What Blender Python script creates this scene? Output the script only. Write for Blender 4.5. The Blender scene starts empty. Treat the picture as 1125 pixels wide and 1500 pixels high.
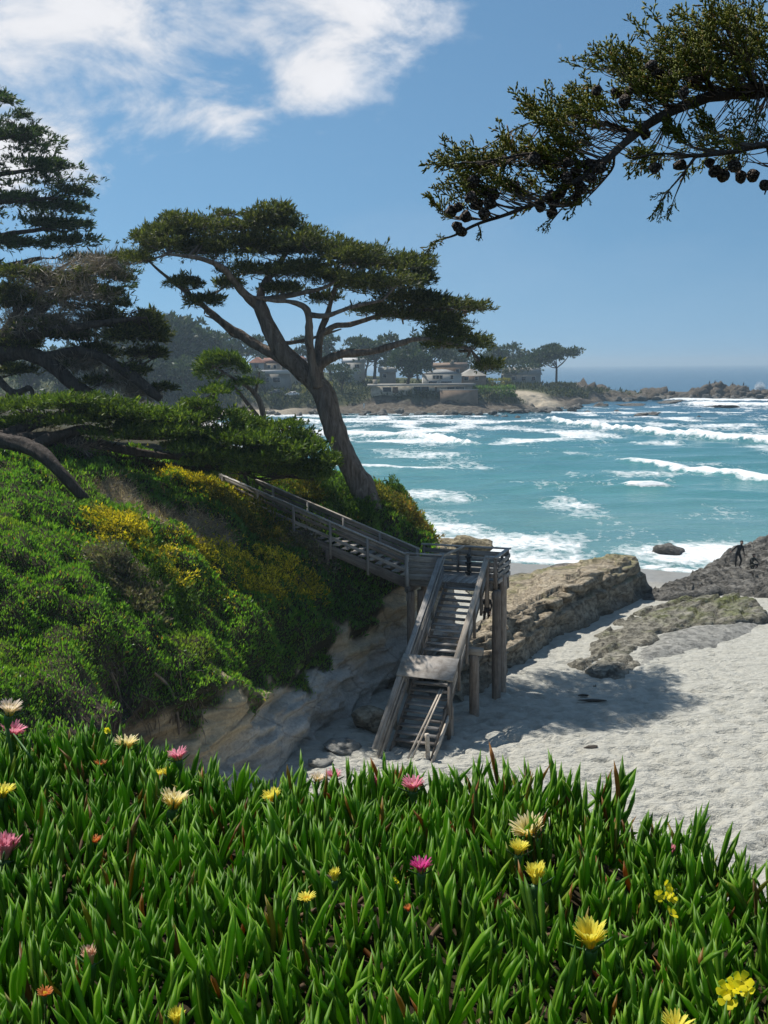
import bpy, math, random
import numpy as np
from mathutils import Matrix, Vector

SC = bpy.context.scene
COL = SC.collection
random.seed(7)
RNG = np.random.default_rng(11)
rad = math.radians

# ------------------------------------------------------------------ camera
CAM = np.array([0.0, 0.0, 13.0])
cam_mat = Matrix.Rotation(rad(90 - 8.1), 4, 'X') @ Matrix.Rotation(rad(-0.5), 4, 'Z')
cd = bpy.data.cameras.new('camera')
cd.sensor_fit = 'VERTICAL'
cd.sensor_height = 36.0
cd.lens = 36.0
cd.clip_start = 0.05
cd.clip_end = 30000
cam = bpy.data.objects.new('camera', cd)
cam.matrix_world = Matrix.Translation(CAM) @ cam_mat
COL.objects.link(cam)
SC.camera = cam
RC = np.array(cam_mat.to_3x3())

# ------------------------------------------------------------------ light, sky, exposure
SUN_EL, SUN_AZ = 56.0, -46.0            # azimuth from +Y towards +X
sdir = Vector((math.sin(rad(SUN_AZ)) * math.cos(rad(SUN_EL)), math.cos(rad(SUN_AZ)) * math.cos(rad(SUN_EL)), math.sin(rad(SUN_EL))))
sl = bpy.data.lights.new('sun', 'SUN')
sl.energy = 3.5
sl.angle = rad(0.53)
sl.color = (1.0, 0.95, 0.87)
so = bpy.data.objects.new('sun', sl)
so.rotation_euler = sdir.to_track_quat('Z', 'Y').to_euler()
so.location = (-40, 40, 60)
COL.objects.link(so)

W = bpy.data.worlds.new('World')
SC.world = W
W.use_nodes = True
nt = W.node_tree
nt.nodes.clear()
def wn(t, **k):
    n = nt.nodes.new(t)
    for a, b in k.items():
        setattr(n, a, b)
    return n
def wm(op, a, b=None):
    n = wn('ShaderNodeMath', operation=op)
    for i, v in enumerate((a, b)):
        if v is None: continue
        if isinstance(v, (int, float)): n.inputs[i].default_value = v
        else: nt.links.new(v, n.inputs[i])
    return n.outputs[0]
geo = wn('ShaderNodeTexCoord')
sep = wn('ShaderNodeSeparateXYZ')
nt.links.new(geo.outputs['Generated'], sep.inputs[0])
zc = wm('ADD', wm('MULTIPLY', wm('MAXIMUM', sep.outputs[2], 0.0), 0.80), 0.20)
cmb = wn('ShaderNodeCombineXYZ')
nt.links.new(sep.outputs[0], cmb.inputs[0]); nt.links.new(sep.outputs[1], cmb.inputs[1]); nt.links.new(zc, cmb.inputs[2])
sky = wn('ShaderNodeTexSky', sky_type='NISHITA')
sky.sun_disc = False
sky.sun_elevation = rad(SUN_EL)
sky.sun_rotation = rad(SUN_AZ)
sky.altitude = 20
sky.air_density = 1.0
sky.dust_density = 0.3
sky.ozone_density = 1.4
nt.links.new(cmb.outputs[0], sky.inputs[0])
# clouds: a thin layer seen on a plane above, densest in a few banks
pl = wn('ShaderNodeVectorMath', operation='DIVIDE')
zz = wm('ADD', zc, 0.10)
cz = wn('ShaderNodeCombineXYZ')
for i in range(3): nt.links.new(zz, cz.inputs[i])
nt.links.new(cmb.outputs[0], pl.inputs[0]); nt.links.new(cz.outputs[0], pl.inputs[1])
def wnoise(scale, detail, rough, dist, off, stretch=(1, 1, 1)):
    mp = wn('ShaderNodeMapping'); mp.inputs['Location'].default_value = off; mp.inputs['Scale'].default_value = stretch
    mp.inputs['Rotation'].default_value = (0, 0, 0.5)
    nt.links.new(pl.outputs[0], mp.inputs[0])
    n = wn('ShaderNodeTexNoise'); n.inputs['Scale'].default_value = scale; n.inputs['Detail'].default_value = detail
    n.inputs['Roughness'].default_value = rough; n.inputs['Distortion'].default_value = dist
    nt.links.new(mp.outputs[0], n.inputs[0])
    return n.outputs[0]
def raydir(px, py):
    d = RC @ np.array([(px - 562.5) / 1500, (750 - py) / 1500, -1.0])
    return d / np.linalg.norm(d)
fine = wnoise(4.2, 9, 0.60, 0.35, (3.1, 1.7, 0), (1, 1, 1))
broad = wnoise(0.8, 4, 0.5, 0.2, (8.3, 2.2, 0))
banks = [(10, 55, .17, .095, 1.0), (95, 95, .09, .055, .75), (300, 90, .13, .045, .60), (385, 95, .095, .058, .80), (485, 25, .065, .03, .55),
         (650, 40, .045, .035, .42), (797, 85, .028, .03, .42), (935, 70, .045, .085, .50), (-220, 60, .18, .12, .9), (-520, 200, .25, .10, .75), (1500, 0, .25, .10, .6), (200, -300, .5, .12, .7)]
acc = None
for (bx, by, sx, sy, amp) in banks:
    c = raydir(bx, by)
    right = np.cross(c, [0, 0, 1.0]); right /= np.linalg.norm(right)
    up = np.cross(right, c)
    # gaussian in the tangent directions of the bank
    vs = wn('ShaderNodeVectorMath', operation='DOT_PRODUCT'); nt.links.new(geo.outputs['Generated'], vs.inputs[0]); vs.inputs[1].default_value = tuple(right / sx)
    vu = wn('ShaderNodeVectorMath', operation='DOT_PRODUCT'); nt.links.new(geo.outputs['Generated'], vu.inputs[0]); vu.inputs[1].default_value = tuple(up / sy)
    vf = wn('ShaderNodeVectorMath', operation='DOT_PRODUCT'); nt.links.new(geo.outputs['Generated'], vf.inputs[0]); vf.inputs[1].default_value = tuple(c)
    r2 = wm('ADD', wm('MULTIPLY', vs.outputs['Value'], vs.outputs['Value']), wm('MULTIPLY', vu.outputs['Value'], vu.outputs['Value']))
    g = wm('MULTIPLY', wm('POWER', 2.718, wm('MULTIPLY', r2, -1.0)), wm('MULTIPLY', wm('GREATER_THAN', vf.outputs['Value'], 0.0), amp))
    acc = g if acc is None else wm('ADD', acc, g)
# the same weather goes on round the sky behind the viewer
back = wn('ShaderNodeMapRange'); back.inputs[1].default_value = 0.55; back.inputs[2].default_value = 0.75; back.inputs[3].default_value = 0; back.inputs[4].default_value = 0.6
nt.links.new(broad, back.inputs[0])
behind = wm('MULTIPLY', back.outputs[0], wm('LESS_THAN', sep.outputs[1], 0.2))
acc = wm('ADD', acc, behind)
den = wm('ADD', wm('SUBTRACT', wm('MINIMUM', acc, 1.0), 0.66), wm('MULTIPLY', wm('SUBTRACT', fine, 0.5), 2.3))
den = wm('MULTIPLY', den, wm('MINIMUM', wm('MULTIPLY', acc, 4.0), 1.0))
mr = wn('ShaderNodeMapRange', interpolation_type='SMOOTHSTEP'); mr.inputs[1].default_value = -0.10; mr.inputs[2].default_value = 0.55
nt.links.new(den, mr.inputs[0])
cover = wm('MULTIPLY', mr.outputs[0], 0.95)
lum = wm('ADD', wm('MULTIPLY', fine, 1.8), 3.9)
cc = wn('ShaderNodeCombineXYZ')
nt.links.new(lum, cc.inputs[0]); nt.links.new(lum, cc.inputs[1]); nt.links.new(wm('MULTIPLY', lum, 1.03), cc.inputs[2])
mix = wn('ShaderNodeMix', data_type='RGBA')
tint = wn('ShaderNodeMix', data_type='RGBA', blend_type='MULTIPLY'); tint.inputs[0].default_value = 1.0; tint.inputs[7].default_value = (0.435, 0.585, 0.595, 1)
nt.links.new(sky.outputs[0], tint.inputs[6])
nt.links.new(cover, mix.inputs[0]); nt.links.new(tint.outputs[2], mix.inputs[6]); nt.links.new(cc.outputs[0], mix.inputs[7])
bg = wn('ShaderNodeBackground'); bg.inputs[1].default_value = 0.105
nt.links.new(mix.outputs[2], bg.inputs[0])
wo = wn('ShaderNodeOutputWorld'); nt.links.new(bg.outputs[0], wo.inputs[0])

vs_ = SC.view_settings
vs_.view_transform = 'Standard'; vs_.look = 'None'; vs_.exposure = 0.78; vs_.gamma = 1.0
SC.cycles.max_bounces = 8
SC.cycles.transparent_max_bounces = 8
SC.cycles.use_denoising = True
SC.cycles.volume_bounces = 0
SC.cycles.caustics_reflective = False
SC.cycles.caustics_refractive = False

# ------------------------------------------------------------------ helpers: points
def ray(x, y):
    return RC @ np.array([(x - 562.5) / 1500, (750 - y) / 1500, -1.0])
def P(x, y, D):
    d = ray(x, y)
    return CAM + d * (D / d[1])
def G(x, y, z):
    d = ray(x, y)
    return CAM + d * ((z - CAM[2]) / d[2])

# ------------------------------------------------------------------ helpers: noise
def _hash(ix, iy, iz):
    h = (ix.astype(np.int64) * 374761393 + iy.astype(np.int64) * 668265263 + iz.astype(np.int64) * 2147483647) & 0xffffffff
    h = ((h ^ (h >> 13)) * 1274126177) & 0xffffffff
    h = (h ^ (h >> 16)) & 0xffffffff
    return h.astype(np.float64) / 4294967295.0
def vnoise(p):
    p = np.asarray(p, float)
    i = np.floor(p); f = p - i; f = f * f * (3 - 2 * f)
    r = 0
    for dx in (0, 1):
        for dy in (0, 1):
            for dz in (0, 1):
                w = (f[..., 0] if dx else 1 - f[..., 0]) * (f[..., 1] if dy else 1 - f[..., 1]) * (f[..., 2] if dz else 1 - f[..., 2])
                r = r + w * _hash(i[..., 0] + dx, i[..., 1] + dy, i[..., 2] + dz)
    return r * 2 - 1
def fbm(p, octs=4, gain=0.5):
    p = np.asarray(p, float); a = 1.0; r = 0
    for k in range(octs):
        r = r + a * vnoise(p + 17.3 * k); p = p * 2.03; a *= gain
    return r
def sstep(a, b, x):
    t = np.clip((np.asarray(x, float) - a) / (b - a), 0, 1)
    return t * t * (3 - 2 * t)

# ------------------------------------------------------------------ helpers: meshes
def mesh_np(name, V, F, mat=None, smooth=False, attrs=None):
    V = np.ascontiguousarray(V, dtype=np.float32); F = np.ascontiguousarray(F, dtype=np.int32)
    me = bpy.data.meshes.new(name)
    n, k = F.shape
    me.vertices.add(len(V)); me.vertices.foreach_set('co', V.ravel())
    me.loops.add(n * k); me.loops.foreach_set('vertex_index', F.ravel())
    me.polygons.add(n); me.polygons.foreach_set('loop_start', np.arange(0, n * k, k, dtype=np.int32))
    if smooth:
        me.polygons.foreach_set('use_smooth', np.ones(n, dtype=bool))
    for an, av in (attrs or {}).items():
        at = me.attributes.new(an, 'FLOAT', 'POINT'); at.data.foreach_set('value', np.ascontiguousarray(av, dtype=np.float32))
    me.update(calc_edges=True)
    if mat is not None: me.materials.append(mat)
    return me
def obj(name, me, parent=None, mat4=None):
    o = bpy.data.objects.new(name, me)
    COL.objects.link(o)
    if mat4 is not None: o.matrix_world = mat4
    if parent is not None: o.parent = parent
    return o
def tag(o, label=None, cat=None, group=None, kind=None):
    if label: o['label'] = label
    if cat: o['category'] = cat
    if group: o['group'] = group
    if kind: o['kind'] = kind
    return o
def thing(name, label, cat, loc=(0, 0, 0), group=None, rz=0.0):
    o = bpy.data.objects.new(name, None)
    o.empty_display_size = 0.2
    o.location = Vector([float(v) for v in loc]); o.rotation_euler = (0, 0, rz)
    COL.objects.link(o)
    return tag(o, label, cat, group)
def part(name, me, parent, world=True):
    """mesh given in world coordinates, parented to an (untouched-rotation) empty"""
    o = bpy.data.objects.new(name, me); COL.objects.link(o)
    o.parent = parent
    if world:
        o.matrix_parent_inverse = Matrix.Translation(-Vector(parent.location)) if parent.parent is None else Matrix.Identity(4)
    return o
class MB:
    """collects vertices and triangles/quads (all turned to triangles)"""
    def __init__(s): s.v = []; s.f = []; s.n = 0
    def add(s, V, F):
        V = np.asarray(V, float); F = np.asarray(F, int)
        if F.shape[1] == 4: F = np.concatenate([F[:, [0, 1, 2]], F[:, [0, 2, 3]]])
        s.v.append(V); s.f.append(F + s.n); s.n += len(V); return s
    def mesh(s, name, mat, smooth=False):
        return mesh_np(name, np.concatenate(s.v), np.concatenate(s.f), mat, smooth)
BOXF = np.array([[0, 3, 2, 1], [4, 5, 6, 7], [0, 1, 5, 4], [1, 2, 6, 5], [2, 3, 7, 6], [3, 0, 4, 7]])
def boxv(a, b):
    a = np.minimum(a, b) * 1.0, np.maximum(a, b) * 1.0
    (x0, y0, z0), (x1, y1, z1) = a
    return np.array([[x0, y0, z0], [x1, y0, z0], [x1, y1, z0], [x0, y1, z0], [x0, y0, z1], [x1, y0, z1], [x1, y1, z1], [x0, y1, z1]])
def box_mesh(name, a, b, mat):
    return mesh_np(name, boxv(np.array(a, float), np.array(b, float)), BOXF, mat)
def catmull(pts, n):
    pts = np.asarray(pts, float)
    if len(pts) < 3:
        t = np.linspace(0, 1, n)[:, None]; return pts[0] * (1 - t) + pts[-1] * t
    q = np.vstack([2 * pts[0] - pts[1], pts, 2 * pts[-1] - pts[-2]])
    u = np.linspace(0, len(pts) - 1, n); i = np.minimum(u.astype(int), len(pts) - 2); t = (u - i)[:, None]
    p0, p1, p2, p3 = q[i], q[i + 1], q[i + 2], q[i + 3]
    return 0.5 * (2 * p1 + (p2 - p0) * t + (2 * p0 - 5 * p1 + 4 * p2 - p3) * t ** 2 + (3 * p1 - p0 - 3 * p2 + p3) * t ** 3)
def tube(pts, radii, sides=8, seg=None, rough=0.0, freq=2.0, smooth_path=True, flute=0.0):
    pts = np.asarray(pts, float); radii = np.asarray(radii, float)
    n = seg or max(2, len(pts))
    if smooth_path:
        pr = catmull(np.hstack([pts, radii[:, None]]), n); pts, radii = pr[:, :3], np.maximum(pr[:, 3], 1e-4)
    n = len(pts)
    T = np.gradient(pts, axis=0); T /= np.linalg.norm(T, axis=1)[:, None] + 1e-9
    ref = np.array([0, 0, 1.0]) if abs(T[0, 2]) < 0.9 else np.array([1.0, 0, 0])
    N = np.zeros_like(T); u = ref - T[0] * (ref @ T[0]); u /= np.linalg.norm(u)
    for i in range(n):
        u = u - T[i] * (u @ T[i]); u /= np.linalg.norm(u) + 1e-9; N[i] = u
    B = np.cross(T, N)
    a = np.linspace(0, 2 * np.pi, sides, endpoint=False)
    ring = N[:, None, :] * np.cos(a)[None, :, None] + B[:, None, :] * np.sin(a)[None, :, None]
    r = radii[:, None] * np.ones(sides)[None]
    if rough > 0:
        r = r * (1 + rough * fbm((pts[:, None, :] + ring * radii[:, None, None]) * freq, 3))
    if flute > 0:
        tt = np.linspace(0, 1, n)[:, None]; r = r * (1 + flute * (np.sin(5 * a[None] + 4 * tt) + .6 * np.sin(9 * a[None] - 7 * tt + 1)))
    V = (pts[:, None, :] + ring * r[..., None]).reshape(-1, 3)
    i, j = np.meshgrid(np.arange(n - 1), np.arange(sides), indexing='ij')
    j2 = (j + 1) % sides
    F = np.stack([i * sides + j, i * sides + j2, (i + 1) * sides + j2, (i + 1) * sides + j], -1).reshape(-1, 4)
    V = np.vstack([V, pts[0], pts[-1]]); c0, c1 = len(V) - 2, len(V) - 1
    jj = np.arange(sides); k2 = (jj + 1) % sides
    tri = np.concatenate([np.stack([F[:, 0], F[:, 1], F[:, 2]], 1), np.stack([F[:, 0], F[:, 2], F[:, 3]], 1),
                          np.stack([np.full(sides, c0), k2, jj], 1), np.stack([np.full(sides, c1), (n - 1) * sides + jj, (n - 1) * sides + k2], 1)])
    return V, tri
def grid_faces(nu, nv):
    i, j = np.meshgrid(np.arange(nu - 1), np.arange(nv - 1), indexing='ij')
    return np.stack([i * nv + j, (i + 1) * nv + j, (i + 1) * nv + j + 1, i * nv + j + 1], -1).reshape(-1, 4)
def frames(d, up=None, spin=None):
    """rotation matrices whose z column is d"""
    d = d / (np.linalg.norm(d, axis=1)[:, None] + 1e-9)
    a = RNG.normal(size=d.shape) if up is None else np.broadcast_to(up, d.shape)
    x = np.cross(a, d); x /= np.linalg.norm(x, axis=1)[:, None] + 1e-9
    y = np.cross(d, x)
    return np.stack([x, y, d], axis=2)
def scatter(tv, tf, R, S, L):
    """copies of a template: rotation (K,3,3), scale (K,) or (K,3), place (K,3)"""
    K = len(L); n = len(tv)
    S = np.asarray(S, float)
    if S.ndim == 1: S = np.repeat(S[:, None], 3, 1)
    V = np.einsum('kij,knj->kni', R, tv[None] * S[:, None, :]) + L[:, None, :]
    F = (tf[None] + (np.arange(K) * n)[:, None, None]).reshape(-1, tf.shape[1])
    return V.reshape(-1, 3), F
def unit(n):
    v = RNG.normal(size=(n, 3)); return v / np.linalg.norm(v, axis=1)[:, None]

# ------------------------------------------------------------------ helpers: materials
class M:
    def __init__(s, name, rough=0.8, spec=0.3):
        s.m = bpy.data.materials.new(name); s.m.use_nodes = True
        s.t = s.m.node_tree; s.b = s.t.nodes['Principled BSDF']; s.o = s.t.nodes['Material Output']
        s.b.inputs['Roughness'].default_value = rough; s.b.inputs['Specular IOR Level'].default_value = spec
    def n(s, t, **k):
        x = s.t.nodes.new(t)
        for a, b in k.items(): setattr(x, a, b)
        return x
    def l(s, a, b): s.t.links.new(a, b)
    def pos(s, scale=(1, 1, 1), coord='Position', rot=(0, 0, 0)):
        if coord == 'Position': c = s.n('ShaderNodeNewGeometry').outputs['Position']
        else: c = s.n('ShaderNodeTexCoord').outputs[coord]
        mp = s.n('ShaderNodeMapping'); mp.inputs['Scale'].default_value = scale; mp.inputs['Rotation'].default_value = rot
        s.l(c, mp.inputs[0]); return mp.outputs[0]
    def noise(s, vec, scale, detail=4, rough=0.55, dist=0.0):
        x = s.n('ShaderNodeTexNoise'); x.inputs['Scale'].default_value = scale; x.inputs['Detail'].default_value = detail
        x.inputs['Roughness'].default_value = rough; x.inputs['Distortion'].default_value = dist
        s.l(vec, x.inputs[0]); return x.outputs[0]
    def voro(s, vec, scale, feature='F1', out='Distance'):
        x = s.n('ShaderNodeTexVoronoi', feature=feature); x.inputs['Scale'].default_value = scale; s.l(vec, x.inputs[0]); return x.outputs[out]
    def ramp(s, fac, stops):
        x = s.n('ShaderNodeValToRGB'); e = x.color_ramp.elements
        while len(e) < len(stops): e.new(0.5)
        for el, (p_, c) in zip(e, stops):
            el.position = p_; el.color = (*c, 1) if len(c) == 3 else c
        s.l(fac, x.inputs[0]); return x.outputs[0]
    def rng(s, fac, a, b, c=0.0, d=1.0):
        x = s.n('ShaderNodeMapRange'); 
        for i, v in enumerate((a, b, c, d)): x.inputs[i + 1].default_value = v
        s.l(fac, x.inputs[0]); return x.outputs[0]
    def mix(s, fac, a, b, mode='MIX'):
        x = s.n('ShaderNodeMix', data_type='RGBA', blend_type=mode)
        for i, v in ((0, fac), (6, a), (7, b)):
            if isinstance(v, (int, float)): x.inputs[i].default_value = v
            elif isinstance(v, tuple): x.inputs[i].default_value = (*v, 1)
            else: s.l(v, x.inputs[i])
        return x.outputs[2]
    def math(s, op, a, b=0.0):
        x = s.n('ShaderNodeMath', operation=op)
        for i, v in enumerate((a, b)):
            if isinstance(v, (int, float)): x.inputs[i].default_value = v
            else: s.l(v, x.inputs[i])
        return x.outputs[0]
    def attr(s, name):
        x = s.n('ShaderNodeAttribute', attribute_name=name); return x.outputs['Fac']
    def island(s): return s.n('ShaderNodeNewGeometry').outputs['Random Per Island']
    def orand(s): return s.n('ShaderNodeObjectInfo').outputs['Random']
    def color(s, c):
        if isinstance(c, tuple): s.b.inputs['Base Color'].default_value = (*c, 1)
        else: s.l(c, s.b.inputs['Base Color'])
        return s
    def bump(s, h, strength=0.5, dist=0.05):
        x = s.n('ShaderNodeBump'); x.inputs['Strength'].default_value = strength; x.inputs['Distance'].default_value = dist
        s.l(h, x.inputs['Height']); s.l(x.outputs[0], s.b.inputs['Normal']); return s
    def translucent(s, c, fac):
        t = s.n('ShaderNodeBsdfTranslucent')
        if isinstance(c, tuple): t.inputs[0].default_value = (*c, 1)
        else: s.l(c, t.inputs[0])
        x = s.n('ShaderNodeMixShader'); x.inputs[0].default_value = fac
        s.l(s.b.outputs[0], x.inputs[1]); s.l(t.outputs[0], x.inputs[2]); s.l(x.outputs[0], s.o.inputs[0]); return s

def leaf_mat(name, stops, trans=0.3, rough=0.6, spec=0.25, tboost=(1.5, 1.6, 0.6)):
    m = M(name, rough, spec)
    c = m.ramp(m.island(), stops)
    big = m.rng(m.noise(m.pos(), 0.6, 2), 0.3, 0.7, 1.05, 1.75)
    sc = m.n('ShaderNodeVectorMath', operation='SCALE'); m.l(c, sc.inputs[0]); m.l(big, sc.inputs['Scale'])
    m.color(sc.outputs[0])
    tc = m.mix(1.0, sc.outputs[0], tuple(min(v, 2) for v in tboost), 'MULTIPLY')
    m.translucent(tc, trans)
    return m.m
def plain(name, c, rough=0.8, var=0.15, scale=3.0, spec=0.3, bump=0.0):
    m = M(name, rough, spec)
    nz = m.noise(m.pos(coord='Object'), scale, 5)
    m.color(m.ramp(nz, [(0.3, tuple(v * (1 - var) for v in c)), (0.7, tuple(min(1, v * (1 + var)) for v in c))]))
    if bump: m.bump(nz, bump, 0.03)
    return m.m
# ================================================================== SETTING: bluff, beach, sea
def m_bluff():
    m = M('bluff_earth', 0.95, 0.15)
    pos = m.pos()
    strata = m.noise(m.pos((0.25, 0.25, 2.2), rot=(0.12, 0.05, 0)), 1.6, 6, 0.6, 0.4)
    grain = m.noise(pos, 9, 6, 0.65)
    zed = m.n('ShaderNodeSeparateXYZ'); m.l(m.n('ShaderNodeNewGeometry').outputs['Position'], zed.inputs[0])
    zn = m.math('ADD', zed.outputs[2], m.math('MULTIPLY', m.math('SUBTRACT', m.noise(pos, 0.5, 3), 0.5), 2.2))
    grey = m.ramp(strata, [(0.3, (0.36, 0.335, 0.295)), (0.5, (0.54, 0.51, 0.455)), (0.7, (0.60, 0.565, 0.50))])
    tan_ = m.ramp(strata, [(0.3, (0.42, 0.32, 0.19)), (0.55, (0.60, 0.48, 0.31)), (0.75, (0.50, 0.42, 0.30))])
    rock = m.mix(m.rng(zn, 1.5, 2.4), grey, tan_)
    rock = m.mix(m.rng(grain, 0.35, 0.75, 0.0, 0.5), rock, (0.12, 0.10, 0.08))
    crack = m.voro(m.pos((0.55, 0.55, 1.0)), 0.8, 'DISTANCE_TO_EDGE')
    rock = m.mix(m.rng(crack, 0.0, 0.03, 0.35, 0.0), rock, (0.09, 0.075, 0.06))
    soil = m.ramp(grain, [(0.3, (0.025, 0.028, 0.012)), (0.7, (0.06, 0.05, 0.025))])
    straw = m.ramp(m.noise(m.pos((1, 1, 3)), 7, 6, 0.7), [(0.3, (0.16, 0.125, 0.08)), (0.55, (0.33, 0.27, 0.18)), (0.75, (0.52, 0.45, 0.33))])
    c = m.mix(m.attr('cover'), rock, soil)
    c = m.mix(m.attr('bare'), c, straw)
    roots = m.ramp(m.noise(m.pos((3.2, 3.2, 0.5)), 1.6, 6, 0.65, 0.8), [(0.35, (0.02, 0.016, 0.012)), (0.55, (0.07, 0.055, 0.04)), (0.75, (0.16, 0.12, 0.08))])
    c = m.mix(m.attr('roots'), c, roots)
    m.color(c)
    h = m.math('ADD', strata, m.math('MULTIPLY', grain, 0.6))
    h = m.math('ADD', h, m.rng(crack, 0.0, 0.05, 0.0, 0.2))
    m.bump(h, 0.9, 0.16)
    return m.m
BLUFF_MAT = m_bluff()

STN = np.array([
 [(-9, 2, -.6), (-9.3, 2.2, 2.0), (-10, 2.4, 5.0), (-12, 3, 8), (-14, 4, 10), (-18, 5, 11.2), (-26, 8, 11.6), (-60, 20, 12.5)],
 [(-8.6, 13, -.6), (-8.9, 13.2, 1.8), (-9.4, 13.5, 4.2), (-12.4, 15, 6.6), (-15.5, 16.5, 8.6), (-19.5, 19, 10.2), (-26, 22, 11), (-60, 40, 12)],
 [(-6.9, 20, -.6), (-7.1, 20.1, 1.6), (-7.4, 20.3, 4.1), (-10.3, 21.5, 6.3), (-13.3, 23, 8.4), (-17, 25, 9.9), (-23, 28, 10.8), (-60, 48, 12)],
 [(-5.2, 26.5, -.6), (-5.6, 26.7, 1.6), (-6.2, 27.0, 4.3), (-8.5, 28, 6.5), (-11.5, 29.5, 8.4), (-15, 31.5, 9.9), (-21, 35, 10.8), (-60, 58, 12)],
 [(-3.1, 33, -.6), (-3.35, 33.1, .9), (-3.9, 33.4, 2.4), (-6.3, 34.6, 5.6), (-9, 36, 7.9), (-12, 38, 9.4), (-18, 42, 10.5), (-60, 68, 12)],
 [(-1.7, 36.5, -.6), (-1.95, 36.6, .9), (-2.5, 36.9, 2.4), (-4.8, 38, 5.3), (-7.3, 39.2, 7.3), (-10.2, 41, 8.9), (-16, 45, 10.1), (-60, 73, 12)],
 [(-0.2, 40, -.6), (-.5, 40.1, 1.1), (-1.0, 40.3, 2.8), (-3.1, 41.2, 5.1), (-5.3, 42.3, 6.8), (-8.3, 44, 8.3), (-14, 48, 9.6), (-60, 78, 12)],
 [(1.5, 43, -.6), (1.25, 43.2, 2), (.8, 43.5, 4.2), (-.5, 44.8, 6.2), (-2.2, 46.5, 7.2), (-5, 48.5, 7.9), (-11, 53, 8.9), (-60, 90, 11.5)],
 [(3.2, 47.5, -.6), (3.0, 47.6, 2.2), (2.5, 47.8, 4.6), (1.2, 48.4, 6.1), (-.9, 49.6, 7.0), (-4, 52, 7.7), (-11, 58, 8.7), (-60, 100, 11)],
 [(2.7, 52, -.9), (2.4, 52.1, 2), (1.8, 52.3, 4.4), (.2, 53, 5.9), (-2, 54.6, 6.7), (-5, 57.5, 7.3), (-12, 63, 8.2), (-60, 110, 10)],
 [(-3.5, 62, -1.6), (-3.9, 62.1, 1.6), (-4.5, 62.3, 3.6), (-6, 63, 5.2), (-8.3, 65, 6.3), (-11, 67, 7.0), (-18, 72, 7.6), (-60, 120, 9)],
 [(-13, 85, -1.8), (-13.6, 85.4, 1.2), (-14.5, 86, 2.8), (-17, 87, 4.6), (-20, 89, 5.8), (-24, 92, 6.4), (-32, 98, 6.8), (-70, 140, 8)],
 [(-24, 125, -1.8), (-25, 125.4, .6), (-27, 126, 1.6), (-30, 128, 3.2), (-34, 130, 4.8), (-39, 134, 5.4), (-48, 140, 5.8), (-90, 190, 7)],
 [(-34, 200, -1.8), (-37, 200, .1), (-42, 201, .9), (-46, 203, 2.4), (-51, 206, 3.8), (-57, 210, 4.4), (-68, 218, 4.8), (-130, 260, 7)],
 [(-44, 292, -1.8), (-49, 292, .2), (-56, 293, .8), (-62, 294, 2.4), (-68, 296, 3.8), (-76, 300, 4.4), (-90, 306, 5), (-170, 330, 8)]])
def loft(stn, nt, nr):
    A = np.stack([catmull(stn[:, r], nt) for r in range(stn.shape[1])], 1)      # nt x rows x 3
    return np.stack([catmull(A[i], nr) for i in range(nt)], 0)
def regrid(g, u, v):
    """bilinear samples of a grid at fractional rows/columns"""
    i = np.clip(u.astype(int), 0, g.shape[0] - 2); j = np.clip(v.astype(int), 0, g.shape[1] - 2)
    a = (u - i)[:, None]; b = (v - j)[:, None]
    return g[i, j] * (1 - a) * (1 - b) + g[i + 1, j] * a * (1 - b) + g[i, j + 1] * (1 - a) * b + g[i + 1, j + 1] * a * b
# fine stations between 13 m and 56 m, coarse elsewhere
base = loft(STN, 1401, 281)
tu = np.concatenate([np.arange(0, 100, 8), np.arange(100, 960, 2.6), np.arange(960, 1400, 9), [1400]])
rv = np.concatenate([np.arange(0, 90, 1.6), np.arange(90, 200, 2.0), np.arange(200, 281, 4)])
UU, VV = np.meshgrid(tu, rv, indexing='ij')
BG = regrid(base, UU.ravel(), VV.ravel()).reshape(len(tu), len(rv), 3)
def gnormal(g):
    n = np.cross(np.gradient(g, axis=0), np.gradient(g, axis=1)); return -n / (np.linalg.norm(n, axis=2)[..., None] + 1e-9)
BN = gnormal(BG)
if BN[60, 60, 2] < 0: BN = -BN
row = VV / 40.0                                    # 0 base, 1 foot, 2 cliff top, 3 mid, 4 upper, 5 brow
cl = 1 - sstep(1.9, 2.4, row)
disp = 0.35 * fbm(BG * 0.45, 3) * sstep(0.3, 1.0, row)
ridge = 1 - np.abs(fbm(BG * np.array([.5, .5, 1.1]), 4))
disp += cl * (0.55 * (ridge - .6) + 0.10 * np.round(fbm(BG * np.array([.3, .3, 2.2]) + 9, 2) * 3))
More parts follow.
